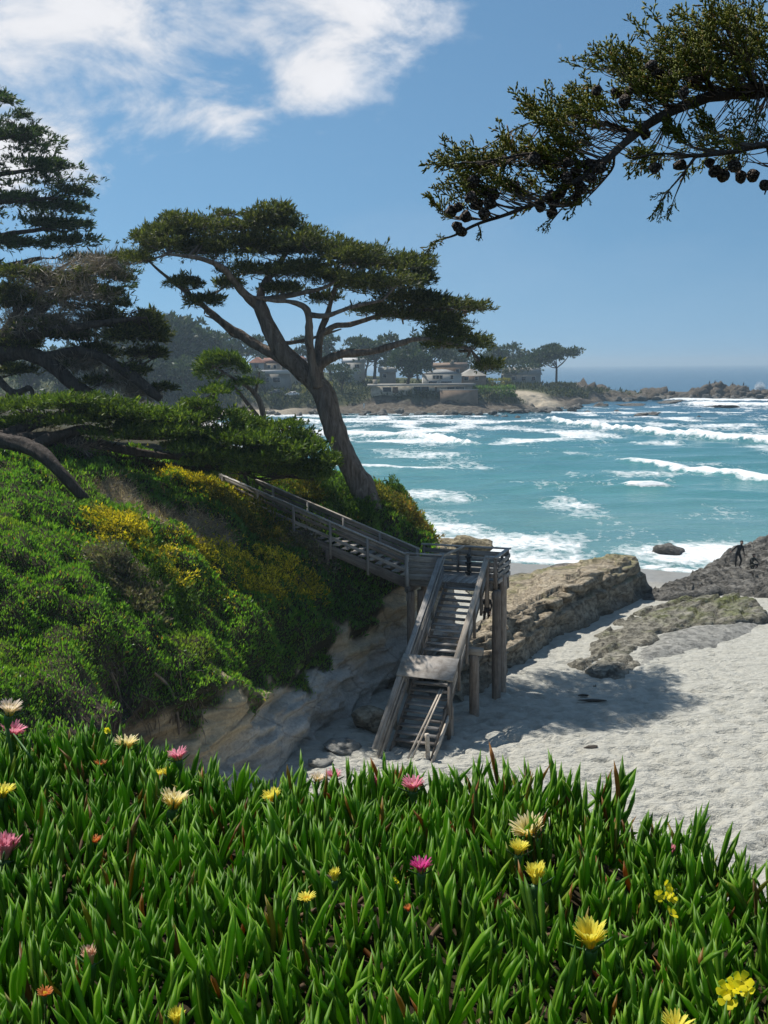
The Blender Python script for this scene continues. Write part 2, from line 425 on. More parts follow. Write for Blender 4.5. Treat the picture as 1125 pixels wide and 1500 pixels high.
# the hollow under the roots at the near left, and gullies down the slope
hol = np.exp(-(((BG[..., 0] + 5.9) / 1.6) ** 2 + ((BG[..., 1] - 26.2) / 1.9) ** 2)) * sstep(0.6, 1.6, row) * (1 - sstep(2.3, 3.0, row))
disp -= 1.1 * hol
disp += 0.35 * np.abs(fbm(BG * np.array([.35, .35, .1]) + 4, 2)) * sstep(1.8, 2.4, row) * (1 - sstep(4.6, 5.2, row))
disp += (.42 * (1 - np.abs(fbm(BG * .62 + 21, 2))) - .3) * sstep(2.1, 2.6, row) * (1 - sstep(4.8, 5.4, row)) + .16 * fbm(BG * 1.3 + 2, 2) * sstep(2.0, 2.5, row) * (1 - sstep(4.8, 5.4, row))
BG = BG + BN * disp[..., None]
bare = np.zeros(row.shape)
for (bx, by, bz, sx) in [(-7.6, 37.3, 6.6, 1.9), (-6.9, 38.6, 6.3, 1.6), (-8.6, 36.6, 7.3, 1.4), (-9.6, 37.0, 8.2, 1.3), (-6.4, 37.4, 5.6, 1.2)]:
    d2 = ((BG[..., 0] - bx) ** 2 + (BG[..., 1] - by) ** 2 + (BG[..., 2] - bz) ** 2) / sx ** 2
    bare = np.maximum(bare, np.exp(-d2 * 1.1))
bare = sstep(0.42, 0.68, bare + 0.22 * fbm(BG * 1.1 + 3, 3))
edge_n = 0.45 * fbm(BG * 0.75 + 5, 4)
cover = sstep(1.75, 2.0, row + edge_n)
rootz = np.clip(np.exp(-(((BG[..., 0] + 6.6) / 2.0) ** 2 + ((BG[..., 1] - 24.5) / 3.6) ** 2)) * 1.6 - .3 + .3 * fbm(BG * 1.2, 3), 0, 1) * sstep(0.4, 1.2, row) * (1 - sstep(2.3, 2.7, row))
BFACE = grid_faces(*BG.shape[:2])
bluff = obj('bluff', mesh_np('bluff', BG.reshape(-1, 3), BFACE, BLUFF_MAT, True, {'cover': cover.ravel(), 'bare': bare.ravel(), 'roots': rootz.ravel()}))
tag(bluff, kind='structure')
from mathutils.bvhtree import BVHTree
BVH = BVHTree.FromPolygons([Vector(v) for v in BG.reshape(-1, 3)], [tuple(int(i) for i in f) for f in BFACE])
def hit(px, py):
    d = Vector(ray(px, py)).normalized()
    h = BVH.ray_cast(Vector(CAM), d)
    return None if h[0] is None else (np.array(h[0]), np.array(h[1]))
def ground_at(x, y):
    h = BVH.ray_cast(Vector((x, y, 60)), Vector((0, 0, -1)))
    return 0.0 if h[0] is None else h[0][2]

# ---- the mound at the viewer's feet
def mound_z(x, y):
    x = np.asarray(x, float); y = np.asarray(y, float)
    ye = 2.2 - 0.45 * np.clip(x, -2.6, 2.2) + 0.10 * np.sin(2.3 * x + 0.6) + 0.05 * np.sin(6.1 * x)
    z = 12.02 - 0.085 * (np.clip(y, -1, 3) - 1.6) + 0.035 * np.sin(2.1 * x + 1.3 * y) + 0.025 * np.sin(5.1 * x - 3.3 * y + 1)
    over = np.maximum(0, y - ye + 0.12)
    return z - 1.1 * over ** 1.5 - 0.6 * np.maximum(0, over - .5)
mx = np.linspace(-7, 7, 120); my = np.concatenate([np.linspace(-6, 0.6, 20), np.linspace(0.7, 5.2, 80)])
MX, MY = np.meshgrid(mx, my, indexing='ij')
MZ = np.maximum(mound_z(MX, MY), 6.0)
MG = np.stack([MX, MY, MZ], -1)
mm = M('mound_soil', 0.95, 0.1)
mm.color(mm.ramp(mm.noise(mm.pos(), 14, 6), [(0.3, (0.012, 0.012, 0.006)), (0.7, (0.05, 0.035, 0.02))])); mm.bump(mm.noise(mm.pos(), 30, 5), 0.8, 0.02)
tag(obj('ground', mesh_np('ground', MG.reshape(-1, 3), grid_faces(120, 100), mm.m, True)), kind='structure')
# steep bank below the mound down to the beach
bk = np.array([[(-12, 4.4, 9.5), (-4, 4.6, 9.2), (4, 4.4, 9.4), (12, 4.0, 9.8)], [(-11, 7, 5), (-4, 7.5, 4.6), (4, 7, 4.8), (14, 6, 5)],
               [(-10, 9.5, 2), (-4, 10, 1.5), (5, 9.5, 1.6), (16, 8, 2)], [(-9.4, 11, -.6), (-4, 12, -.6), (6, 11, -.6), (18, 10, -.6)]], float)
bgp = loft(bk, 40, 60); bgp = bgp + 0.3 * fbm(bgp * .6, 3)[..., None] * np.array([.3, .6, .4])
nb = 60
bme = mesh_np('near_bank', bgp.reshape(-1, 3), grid_faces(40, 60), BLUFF_MAT, True, {'cover': np.full(2400, .8), 'bare': np.zeros(2400), 'roots': np.zeros(2400)})
tag(obj('near_bank', bme), kind='structure')

# ---- beach
def sand_z(x, y):
    z = 0.0 - 0.9 * sstep(44, 73, y + 0.12 * (x - 10)) - 0.9 * sstep(70, 95, y)
    return z
sx_ = np.concatenate([np.arange(-12, -5, .5), np.arange(-5, 15, .10), np.arange(15, 30, .3), np.arange(30, 80, 2)])
sy_ = np.concatenate([np.arange(8, 24, .5), np.arange(24, 46, .10), np.arange(46, 74, .3), np.arange(74, 100, 2)])
SX, SY = np.meshgrid(sx_, sy_, indexing='ij')
SZ = sand_z(SX, SY)
pp = np.stack([SX, SY, SX * 0], -1)
rough_amt = (1 - 0.85 * sstep(41, 53, SY + 0.15 * SX)) * (0.45 + 0.55 * sstep(-.6, .5, fbm(pp * .12, 3)))
wet_flat = 1 - 0.9 * sstep(60, 68, SY)
dn = fbm(pp * np.array([1.5, 2.4, 1]), 3); dn2 = fbm(pp * np.array([2.6, 4.2, 1]) + 40, 2)
dents = (-0.17 * np.clip(dn, 0.0, 1) ** 0.8 - 0.26 * np.clip(dn2 - .05, 0, 1)) * (1 + .5 * (1 - sstep(33, 42, SY))) + .03 * fbm(pp * .5, 2)
SZ = SZ + dents * rough_amt * wet_flat
sm = M('sand', 0.92, 0.25)
ps = sm.pos()
g1 = sm.noise(ps, 2.2, 6, 0.65); g2 = sm.noise(ps, 26, 4, 0.7)
dry = sm.ramp(g1, [(0.3, (0.37, 0.36, 0.312)), (0.5, (0.47, 0.46, 0.405)), (0.7, (0.53, 0.52, 0.465))])
dry = sm.mix(sm.rng(g2, 0.55, 0.8, 0, .5), dry, (0.33, 0.30, 0.25))
wetc = sm.ramp(g1, [(0.3, (0.22, 0.20, 0.165)), (0.7, (0.30, 0.275, 0.23))])
zs = sm.n('ShaderNodeSeparateXYZ'); sm.l(sm.n('ShaderNodeNewGeometry').outputs['Position'], zs.inputs[0])
wetf = sm.rng(sm.math('ADD', zs.outputs[2], sm.math('MULTIPLY', sm.math('SUBTRACT', sm.noise(ps, .25, 3), .5), .25)), -0.52, -0.72)
sm.color(sm.mix(wetf, dry, wetc))
sm.l(sm.rng(wetf, 0, 1, 0.93, 0.28), sm.b.inputs['Roughness'])
hh = sm.math('ADD', sm.math('MULTIPLY', sm.noise(sm.pos((.75, 1.5, 1)), 5.0, 5, .62), 1.0), sm.math('MULTIPLY', g2, .15))
bstr = sm.n('ShaderNodeBump'); bstr.inputs['Distance'].default_value = 0.32
sm.l(hh, bstr.inputs['Height']); sm.l(sm.rng(wetf, 0, 1, 0.75, 0.02), bstr.inputs['Strength']); sm.l(bstr.outputs[0], sm.b.inputs['Normal'])
tag(obj('beach', mesh_np('beach', np.stack([SX, SY, SZ], -1).reshape(-1, 3), grid_faces(*SX.shape), sm.m, True)), kind='structure')

# ---- sea
SEA = -0.8
def geo_steps(a, b, s, f):
    r = [a]
    while r[-1] < b:
        r.append(r[-1] + s); s *= f
    return np.array(r)
oy = np.concatenate([np.arange(62, 120, .5), np.arange(120, 290, .95), np.arange(290, 440, 2.2), geo_steps(442, 9000, 6, 1.16)])
ox = np.concatenate([-geo_steps(70, 9000, 6, 1.25)[::-1], np.arange(-68, 150, 1.2), geo_steps(150, 9000, 5, 1.25)])
OX, OY = np.meshgrid(ox, oy, indexing='ij')
pw = np.stack([OX, OY, OX * 0], -1)
near = 1 - sstep(260, 900, OY)
OZ = np.full(OX.shape, SEA)
sw = (0.16 * np.sin(OY * .42 + OX * .13 + 2 * vnoise(pw * .05)) + .11 * np.sin(OY * .9 - OX * .22 + 3 * vnoise(pw * .09 + 7)) + .10 * fbm(pw * .35, 3)) 
OZ = OZ + sw * near * (0.25 + .75 * sstep(75, 120, OY)) 
foam = np.zeros(OX.shape)
lace = fbm(pw * np.array([.16, .10, 1]), 4)
def breaker(pts, h, lead, trail, amt, seed):
    global OZ, foam
    pts = np.array(pts, float)
    x0, x1 = pts[0, 0], pts[-1, 0]
    yc = np.interp(OX, pts[:, 0], pts[:, 1]) + 1.1 * fbm(np.stack([OX * .06, OX * 0 + seed, OX * 0], -1), 3)
    w = sstep(x0, x0 + .12 * (x1 - x0), OX) * (1 - sstep(x1 - .12 * (x1 - x0), x1, OX))
    d = OY - yc
    prof = np.where(d < 0, np.exp(-(d / lead) ** 2), np.exp(-(d / (lead * 3.2)) ** 2))
    OZ = OZ + h * w * prof * (1 + .16 * fbm(pw * .22 + seed, 2))
    crest = np.where(d < 0, np.exp(-(d / (lead * 1.1)) ** 4), np.exp(-(d / (lead * 2.4)) ** 2))
    tr = np.where(d > 0, np.exp(-(d / trail)), 0) * (0.55 + .5 * lace)
    foam = np.maximum(foam, w * amt * np.maximum(crest, tr))
breaker([(30, 270), (38, 255), (45, 235), (53, 205), (66, 176), (95, 150), (150, 120)], 1.3, 1.9, 13, 1.0, 1.1)
breaker([(-32, 222), (-4, 206), (8, 198), (14, 182), (20, 166)], 1.0, 1.6, 16, .9, 2.2)
breaker([(30, 153), (36, 143), (40, 132), (46, 119), (60, 105), (95, 95)], .75, 2.0, 22, 1.0, 3.3)
breaker([(26.5, 117), (29, 115.5), (32, 115)], .55, 1.1, 2.5, 1.0, 4.4)
breaker([(-20, 150), (-5, 142), (4, 139), (11, 140)], .35, 1.0, 9, .75, 5.5)
breaker([(-30, 262), (0, 252), (25, 248), (44, 246)], .6, 1.5, 14, .75, 6.6)
breaker([(-30, 285), (0, 279), (25, 281)], .3, 1.2, 8, .7, 7.7)
breaker([(96, 350), (112, 335), (135, 318), (180, 290)], 1.4, 2.4, 22, 1.0, 8.8)
breaker([(100, 392), (125, 376), (200, 340)], 1.0, 2.4, 20, 1.0, 9.9)
breaker([(40, 300), (60, 292), (80, 285), (100, 282)], .5, 1.6, 10, .7, 10.1)
breaker([(12, 120), (22, 118), (30, 124)], .2, 1.2, 7, .45, 11.5)
breaker([(34, 98), (44, 92), (70, 86)], .25, 1.2, 9, .6, 12.5)
# swash over the sand and suds round the rocks
shore_y = 71.5 + 3.0 * sstep(16, 4, OX) - 3.6 * sstep(12, 21, OX) + .9 * fbm(np.stack([OX * .35, OX * 0, OX * 0], -1), 3)
ds = OY - shore_y
foam = np.maximum(foam, np.where(ds > -1, np.exp(-np.maximum(ds, 0) / 8.0), 0) * (.60 + .45 * lace) * (1 - sstep(90, 102, OY)))
foam = np.maximum(foam, np.exp(-(ds / .9) ** 2) * .95)
foam = np.maximum(foam, np.exp(-(((OX - 24) / 9) ** 2 + ((OY - 74) / 7) ** 2)) * .85)
foam = np.maximum(foam, (.44 + .38 * lace) * near * sstep(120, 190, OY) * (1 - sstep(300, 420, OY)))
foam = np.maximum(foam, (.36 + .34 * lace) * (1 - sstep(95, 130, OY)))
foam = np.maximum(foam, (.30 + .36 * lace) * (1 - sstep(300, 460, OY)))
OZ = np.where(OY < 100, np.maximum(OZ, SEA - .15), OZ)
OZ = OZ * 1.0
OZ = np.where(ds < 0, SEA + 0.02 - 0.09 * (-ds), OZ)
wm_ = M('sea_water', 0.16, 0.5)
pz = wm_.pos()
sp = wm_.n('ShaderNodeSeparateXYZ'); wm_.l(wm_.n('ShaderNodeNewGeometry').outputs['Position'], sp.inputs[0])
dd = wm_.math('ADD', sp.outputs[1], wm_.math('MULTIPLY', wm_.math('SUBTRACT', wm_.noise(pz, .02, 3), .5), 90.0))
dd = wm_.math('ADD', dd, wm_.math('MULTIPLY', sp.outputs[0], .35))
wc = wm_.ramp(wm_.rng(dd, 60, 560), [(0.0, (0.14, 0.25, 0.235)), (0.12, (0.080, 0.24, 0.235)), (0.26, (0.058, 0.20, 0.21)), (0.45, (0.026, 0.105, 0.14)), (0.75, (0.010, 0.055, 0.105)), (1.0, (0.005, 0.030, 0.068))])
patch = wm_.noise(wm_.pos((.35, 1.2, 1)), .16, 5, .6, .6)
wc = wm_.mix(wm_.rng(patch, .35, .7, 0, .45), wc, (0.02, 0.13, 0.16))
fz = wm_.noise(wm_.pos((1, .62, 1)), .85, 8, .68, .9)
fz2 = wm_.noise(wm_.pos((1, .7, 1)), 2.6, 5, .65, .4)
cell = wm_.voro(wm_.pos((1, .7, 1)), .75, 'DISTANCE_TO_EDGE')
web = wm_.math('SUBTRACT', 1.0, wm_.rng(cell, 0.0, 0.30))
ftex = wm_.math('ADD', wm_.math('MULTIPLY', fz, .75), wm_.math('ADD', wm_.math('MULTIPLY', fz2, .30), wm_.math('MULTIPLY', web, .12)))
fa = wm_.attr('foam')
fm = wm_.rng(wm_.math('ADD', fa, wm_.math('SUBTRACT', ftex, 1.06)), -0.05, 0.24)
foamc = wm_.ramp(fz2, [(0.3, (0.50, 0.55, 0.57)), (0.6, (0.74, 0.76, 0.77))])
wm_.color(wm_.mix(fm, wc, foamc))
wm_.l(wm_.rng(fm, 0, 1, .17, .85), wm_.b.inputs['Roughness'])
hw = wm_.math('ADD', wm_.math('MULTIPLY', wm_.noise(wm_.pos((.6, 1.4, 1)), 1.1, 5, .6, .5), .6), wm_.math('MULTIPLY', wm_.noise(wm_.pos((.5, 1.3, 1)), .22, 4, .6, .5), 1.6))
hw = wm_.math('ADD', hw, wm_.math('MULTIPLY', fm, .35))
wm_.bump(hw, 0.65, 0.5)
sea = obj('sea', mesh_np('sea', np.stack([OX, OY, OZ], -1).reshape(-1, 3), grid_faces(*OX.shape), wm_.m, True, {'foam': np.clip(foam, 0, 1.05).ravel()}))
tag(sea, kind='structure')
# sea bed / land sheet far below everything so that nothing is open underneath
bedm = plain('sea_bed', (0.10, 0.09, 0.07), .9)
q = np.array([[-9500, -3000, -4.5], [9500, -3000, -4.5], [9500, 9500, -4.5], [-9500, 9500, -4.5]], float)
tag(obj('sea_bed', mesh_np('sea_bed', q, np.array([[0, 1, 2, 3]]), bedm)), kind='structure')
# ================================================================== STAIRWAY
def m_wood(name, a, b, c):
    m = M(name, 0.85, 0.2)
    v = m.pos((0.6, 9, 9), 'Object')
    off = m.n('ShaderNodeVectorMath', operation='ADD'); m.l(v, off.inputs[0])
    cx = m.n('ShaderNodeCombineXYZ'); m.l(m.math('MULTIPLY', m.orand(), 40.0), cx.inputs[0]); m.l(m.math('MULTIPLY', m.orand(), 23.0), cx.inputs[1]); m.l(cx.outputs[0], off.inputs[1])
    gr = m.noise(off.outputs[0], 2.0, 8, .7, .6)
    st = m.noise(m.pos(), 1.7, 5, .6)
    col = m.ramp(gr, [(0.28, a), (0.5, b), (0.72, c)])
    col = m.mix(m.rng(st, .45, .75, 0, .55), col, tuple(x * .55 for x in a))
    tint = m.rng(m.orand(), 0, 1, .82, 1.34)
    sc = m.n('ShaderNodeVectorMath', operation='SCALE'); m.l(col, sc.inputs[0]); m.l(tint, sc.inputs['Scale'])
    m.color(sc.outputs[0]); m.bump(gr, .7, .02); return m.m
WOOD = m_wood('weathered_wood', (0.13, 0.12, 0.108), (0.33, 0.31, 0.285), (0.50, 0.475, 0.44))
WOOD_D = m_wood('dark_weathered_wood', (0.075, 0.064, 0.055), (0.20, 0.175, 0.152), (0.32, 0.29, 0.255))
PILE = m_wood('pile_wood', (0.11, 0.082, 0.064), (0.28, 0.225, 0.18), (0.42, 0.36, 0.30))
WOOD_W = m_wood('pale_wood', (0.24, 0.205, 0.165), (0.43, 0.375, 0.31), (0.56, 0.51, 0.45))

SA = rad(20.5); ST = np.array([3.15, 39.62]); EF = np.array([math.sin(SA), math.cos(SA)]); ER = np.array([math.cos(SA), -math.sin(SA)])
DECK = 4.5; SLP = 0.703
def L(r, f, z):
    p = ST + r * ER + f * EF; return np.array([p[0], p[1], z])
stair_root = thing('beach_stairway', 'grey weathered wooden stairway with two flights and a landing down to the sand', 'stairway', L(0, 0, 0))
def chamfer_box(l, w, h, c):
    """box with chamfered long edges, long axis x, centred"""
    y, z = w / 2, h / 2
    prof = [(-y + c, -z), (y - c, -z), (y, -z + c), (y, z - c), (y - c, z), (-y + c, z), (-y, z - c), (-y, -z + c)]
    V = np.array([[x, a, b] for x in (-l / 2, l / 2) for a, b in prof])
    F = [[i, (i + 1) % 8, 8 + (i + 1) % 8, 8 + i] for i in range(8)]
    T = []
    for f in F: T += [[f[0], f[1], f[2]], [f[0], f[2], f[3]]]
    for i in range(1, 7): T += [[0, i + 1, i], [8, 8 + i, 9 + i]]
    return V, np.array(T)
def plank(name, p0, p1, w, h, parent, mat=None, up=(0, 0, 1), jit=0.006):
    """w: across (horizontal), h: along 'up'"""
    p0 = np.array(p0, float) + RNG.normal(size=3) * jit; p1 = np.array(p1, float) + RNG.normal(size=3) * jit
    d = p1 - p0; l = np.linalg.norm(d); x = d / l
    u = np.array(up, float); y = np.cross(u, x); y /= np.linalg.norm(y); z = np.cross(x, y)
    V, T = chamfer_box(l, w, h, min(w, h) * 0.12)
    me = mesh_np(name, V, T, mat or WOOD)
    mt = Matrix(((x[0], y[0], z[0], 0), (x[1], y[1], z[1], 0), (x[2], y[2], z[2], 0), (0, 0, 0, 1)))
    mt.translation = Vector((p0 + p1) / 2)
    o = bpy.data.objects.new(name, me); COL.objects.link(o)
    if parent is not None:
        o.parent = parent; o.matrix_parent_inverse = Matrix.Translation(-Vector(parent.location))
    o.matrix_basis = mt
    return o
def post(name, r, f, z0, z1, s, parent, mat=None, lean=0.0):
    return plank(name, L(r + lean, f, z0), L(r, f, z1), s, s, parent, mat, up=(EF[0], EF[1], 0))
def pile(r, f, z0, z1, rad_):
    p = L(r, f, 0)
    pts = [(p[0] + .02, p[1], z0), (p[0], p[1], (z0 + z1) / 2), (p[0], p[1], z1)]
    V, F = tube(np.array(pts) - np.array([p[0], p[1], 0]), [rad_ * 1.04, rad_, rad_ * .95], 14, 14, .05, 3.0)
    V = V[:, [2, 1, 0]]            # local x is the pile's length so the grain runs along it
    me = mesh_np('pile', V, F[:, ::-1], PILE, True)
    o = bpy.data.objects.new('pile', me); COL.objects.link(o)
    o.parent = stair_root; o.matrix_parent_inverse = Matrix.Translation(-Vector(stair_root.location))
    o.matrix_basis = Matrix(((0, 0, 1, p[0]), (0, 1, 0, p[1]), (1, 0, 0, 0), (0, 0, 0, 1)))
    return o
sp_ = stair_root
# landing deck
x = -2.35
while x < 1.22:
    plank('deck_plank', L(x + .07, .0, DECK), L(x + .07, 2.02, DECK), .132, .045, sp_, WOOD); x += .14
for f in (.06, 1.0, 1.96):
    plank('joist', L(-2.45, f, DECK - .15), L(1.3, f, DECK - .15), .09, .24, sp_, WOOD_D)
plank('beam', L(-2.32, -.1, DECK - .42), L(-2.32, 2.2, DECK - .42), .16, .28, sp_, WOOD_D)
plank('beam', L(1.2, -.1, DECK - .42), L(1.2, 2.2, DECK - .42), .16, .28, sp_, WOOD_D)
# piles
pile(1.32, -.05, -.8, DECK - .2, .175); pile(1.36, .78, -.8, DECK + .3, .165)
pile(-2.25, .02, -.6, DECK - .5, .16); pile(-1.95, .4, -.6, DECK - .5, .15); pile(-2.3, 1.9, -.6, DECK - .5, .15); pile(.9, 2.0, -.6, DECK - .5, .15)
pile(1.02, -2.2, -.8, 2.28, .19)
plank('pile_cap', L(.55, -2.2, 2.42), L(1.35, -2.2, 2.42), .3, .26, sp_, WOOD_W)
pile(.74, -4.6, -.7, 1.02, .19)
# landing rail: back, right, front-left panel, front-right panel
RT = DECK + 1.1
for r in (-2.35, -.85, -.35, 1.25):
    post('post', r, 2.02, DECK - .5, RT - .02, .1, sp_, WOOD_D)
post('post', 1.25, 0.0, DECK - .3, RT - .02, .14, sp_, PILE); post('post', 1.27, 1.0, DECK - .5, RT - .02, .11, sp_, WOOD_D)
post('post', .93, -.02, DECK - .9, RT - .02, .15, sp_, PILE)
plank('rail_cap', L(-2.45, 2.04, RT), L(1.36, 2.04, RT), .2, .05, sp_)
plank('rail_cap', L(1.27, -.08, RT + .004), L(1.27, 1.93, RT + .004), .17, .05, sp_)
for z in (.12, .36, .60, .84):
    plank('rail_board', L(-2.35, 2.10, DECK + z), L(1.3, 2.10, DECK + z), .04, .19, sp_)
    plank('rail_board', L(1.36, .02, DECK + z), L(1.36, 1.95, DECK + z), .04, .15, sp_)
    plank('rail_board', L(.98, -.04, DECK + z), L(1.2, -.04, DECK + z), .04, .14, sp_, WOOD_D)
    plank('rail_board', L(-2.33, -.06, DECK + z + .02), L(-.98, -.06, DECK + z + .02), .045, .225, sp_)
plank('rail_cap', L(-2.42, -.06, RT - .02), L(-.9, -.06, RT - .02), .13, .05, sp_)
post('post', -2.36, -.02, DECK - .9, RT + .02, .13, sp_); post('post', -.98, -.0, DECK - .4, RT - .06, .11, sp_)
plank('brace', L(-.85, .0, RT - .05), L(-.55, 1.95, RT + .02), .07, .09, sp_, WOOD_W)
# ---- lower flight
NST = 25; TR = 6.4 / NST; RI = DECK / NST
def zl(f): return DECK + SLP * f
for i in range(1, NST):
    f = -TR * i; z = DECK - RI * i
    plank('tread', L(-.71, f - .02, z), L(.71, f - .02, z), .27, .055, sp_, WOOD if i % 3 else WOOD_D)
nrm = np.array([-SLP * EF[0], -SLP * EF[1], 1.0]); nrm /= np.linalg.norm(nrm)
for s in (-1, 1):
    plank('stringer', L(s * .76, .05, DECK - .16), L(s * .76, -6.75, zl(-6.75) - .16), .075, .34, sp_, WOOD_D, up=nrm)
# side rails: a wide cap, boards below it, posts outside the stringer
for s, f1, rc in ((-1, -7.5, -.96), (1, -4.98, .90)):
    plank('rail_cap', L(rc, .1, zl(.1) + 1.05), L(rc, f1, zl(f1) + 1.05), .21, .05, sp_, WOOD if s < 0 else WOOD_W, up=nrm)
    for h in (.82, .55, .29):
        ff = f1 + .1 * (1 - h)
        plank('rail_board', L(s * .87, .0, zl(0) + h), L(s * .87, ff, zl(ff) + h), .045, .15, sp_, WOOD, up=nrm)
    for f in ((-1.3, -2.8, -4.2, -5.5, -6.7) if s < 0 else (-.95, -1.9, -2.9, -3.9, -4.92)):
        post('post', s * .93, f, zl(f) - .35, zl(f) + 1.0, .10, sp_, WOOD if s < 0 else WOOD_D)
plank('handrail', L(-.80, .0, zl(0) + .98), L(-.80, -4.1, zl(-4.1) + .98), .05, .06, sp_, WOOD_W, up=nrm)
plank('handrail', L(-.78, -4.9, zl(-4.9) + .78), L(-.78, -7.45, zl(-7.45) + .78), .05, .07, sp_, WOOD_W, up=nrm)
plank('handrail', L(.56, -4.95, zl(-4.95) + .72), L(.16, -7.35, .05), .06, .05, sp_, WOOD_W, up=nrm)
plank('handrail', L(.66, -4.95, zl(-4.95) + .72), L(.29, -7.3, .05), .05, .05, sp_, WOOD_W, up=nrm)
post('post', .88, -4.98, -.3, zl(-4.98) + .98, .12, sp_, WOOD_D)
plank('stringer', L(.86, -5.0, .75), L(.86, -7.0, -.25), .06, .22, sp_, WOOD_W, up=nrm)
# ---- upper flight, up the bluff to the left
NU, UR, UI = 23, .37, .132
def Lu(i, f, dz): return L(-2.40 - UR * i, f, DECK + UI * i + dz)
unrm = np.array([ER[0] * UI / UR, ER[1] * UI / UR, 1.0]); unrm /= np.linalg.norm(unrm)
for i in range(NU):
    plank('tread', L(-2.40 - UR * (i + .5), .12, DECK + UI * (i + 1)), L(-2.40 - UR * (i + .5), 1.48, DECK + UI * (i + 1)), .30, .05, sp_, WOOD if i % 4 else WOOD_W)
for f in (.08, 1.52):
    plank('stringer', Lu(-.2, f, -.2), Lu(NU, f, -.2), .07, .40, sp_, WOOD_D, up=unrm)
    plank('rail_cap', Lu(-.1, f, .98), Lu(NU, f, .98), .16, .045, sp_, WOOD_W if f > 1 else WOOD, up=unrm)
    for h in (.30, .62, .84):
        plank('rail_board', Lu(0, f + .04, h), Lu(NU, f + .04, h), .04, .13 if f < 1 else .17, sp_, WOOD if h != .62 else WOOD_D, up=unrm)
    for k in range(6):
        i = 4.45 * k + .15
        p = Lu(i, f - .06, 0)
        plank('post', p + np.array([0, 0, -.55]), p + np.array([0, 0, .97]), .09, .10, sp_, WOOD, up=(EF[0], EF[1], 0))
for i in (9.4, 11, 16.5):
    p = Lu(i, .02, -.25); plank('support_post', p + np.array([0, 0, -1.3]), p, .14, .14, sp_, PILE, up=(EF[0], EF[1], 0))
# a sheet of plywood laid over the rails of the lower flight
plym = M('plywood', .75, .25)
pv = plym.pos((1, 5, 5), 'Object'); pn = plym.noise(pv, 1.4, 6, .65, .8); pn2 = plym.noise(plym.pos(coord='Object'), 2.6, 4)
plym.color(plym.mix(plym.rng(pn2, .42, .68, 0, .8), plym.ramp(pn, [(.3, (.33, .29, .25)), (.6, (.50, .46, .41)), (.8, (.58, .55, .50))]), (.20, .17, .14)))
plym.bump(pn, .4, .01)
sheet = plank('plywood_sheet', L(-1.08, -4.62, zl(-4.62) + 1.135), L(1.02, -4.62, zl(-4.62) + 1.135), 1.0, .018, None, plym.m, up=nrm, jit=0)
tag(sheet, 'pale stained plywood sheet laid across the stair rails to block them', 'plywood sheet')
# short stake in the sand at the foot of the stairs
V, F = tube([(0, 0, -.3), (.01, 0, .25), (-.015, .01, .72)], [.085, .08, .075], 9, 8, .10, 6)
stake = obj('wooden_stake', mesh_np('wooden_stake', V, F, WOOD_W, True)); stake.location = Vector([float(v) for v in G(626, 1105, 0)])
tag(stake, 'short round wooden stake standing in the sand at the stair foot', 'stake')
# dark slim post standing on the landing
dm = plain('dark_iron', (.03, .03, .028), .6)
mb = MB(); p = L(-.25, 1.45, DECK)
mb.add(*tube([p + np.array([0, 0, 0.02]), p + np.array([0, 0, .9])], [.075, .07], 10, 6))
for z in (.12, .5, .74): mb.add(*tube([p + np.array([0, 0, z]), p + np.array([0, 0, z + .07])], [.14, .13], 10, 3))
tag(obj('landing_post', mb.mesh('landing_post', dm)), 'slim dark collared post standing on the stair landing', 'post')
# ================================================================== ICE PLANT ON THE MOUND
def leaf_template(bend, wid, seg=4, twist=0.0):
    """three-sided fleshy leaf, unit length along z, bending towards +x"""
    t = np.linspace(0, 1, seg + 1)
    prof = wid * np.interp(t, [0, .12, .45, .75, .92, 1], [.80, .92, 1, .97, .66, 0.03])
    cx = bend * t ** 2; cz = t * (1 - .25 * abs(bend) * t)
    V = []
    for i in range(seg):
        w = prof[i]
        for a, k in ((0, 1.0), (2.25, .92), (-2.25, .92)):
            ang = a + math.pi + twist * t[i]
            V.append((cx[i] + w * k * math.cos(ang), w * k * math.sin(ang), cz[i]))
    V.append((cx[-1], 0, cz[-1]))
    F = []
    for i in range(seg - 1):
        for j in range(3):
            a, b = i * 3 + j, i * 3 + (j + 1) % 3
            F += [[a, b, b + 3], [a, b + 3, a + 3]]
    b0 = (seg - 1) * 3; tip = len(V) - 1
    for j in range(3): F.append([b0 + j, b0 + (j + 1) % 3, tip])
    return np.array(V), np.array(F)
LEAFT = [leaf_template(b, w, 4, tw) for b, w, tw in ((.06, .046, .1), (.16, .052, -.2), (.30, .056, .2), (.44, .048, 0), (-.10, .043, .1), (.20, .058, -.1))]
icem = M('ice_plant_leaf', 0.48, 0.30)
ci = icem.ramp(icem.island(), [(0.0, (.080, .175, .012)), (.35, (.12, .25, .018)), (.7, (.165, .31, .024)), (.93, (.24, .39, .04)), (.955, (.24, .22, .04)), (.982, (.34, .12, .04)), (1.0, (.10, .06, .03))])
ci = icem.mix(icem.rng(icem.noise(icem.pos(), 2.2, 3), .3, .7, 0, .30), ci, (.06, .17, .030))
ci = icem.mix(icem.rng(icem.noise(icem.pos(), 60, 3), .5, .8, 0, .25), ci, (.10, .20, .07))
icem.color(ci)
icem.translucent(icem.mix(1.0, ci, (1.6, 1.8, .6), 'MULTIPLY'), .46)
ICE = icem.m
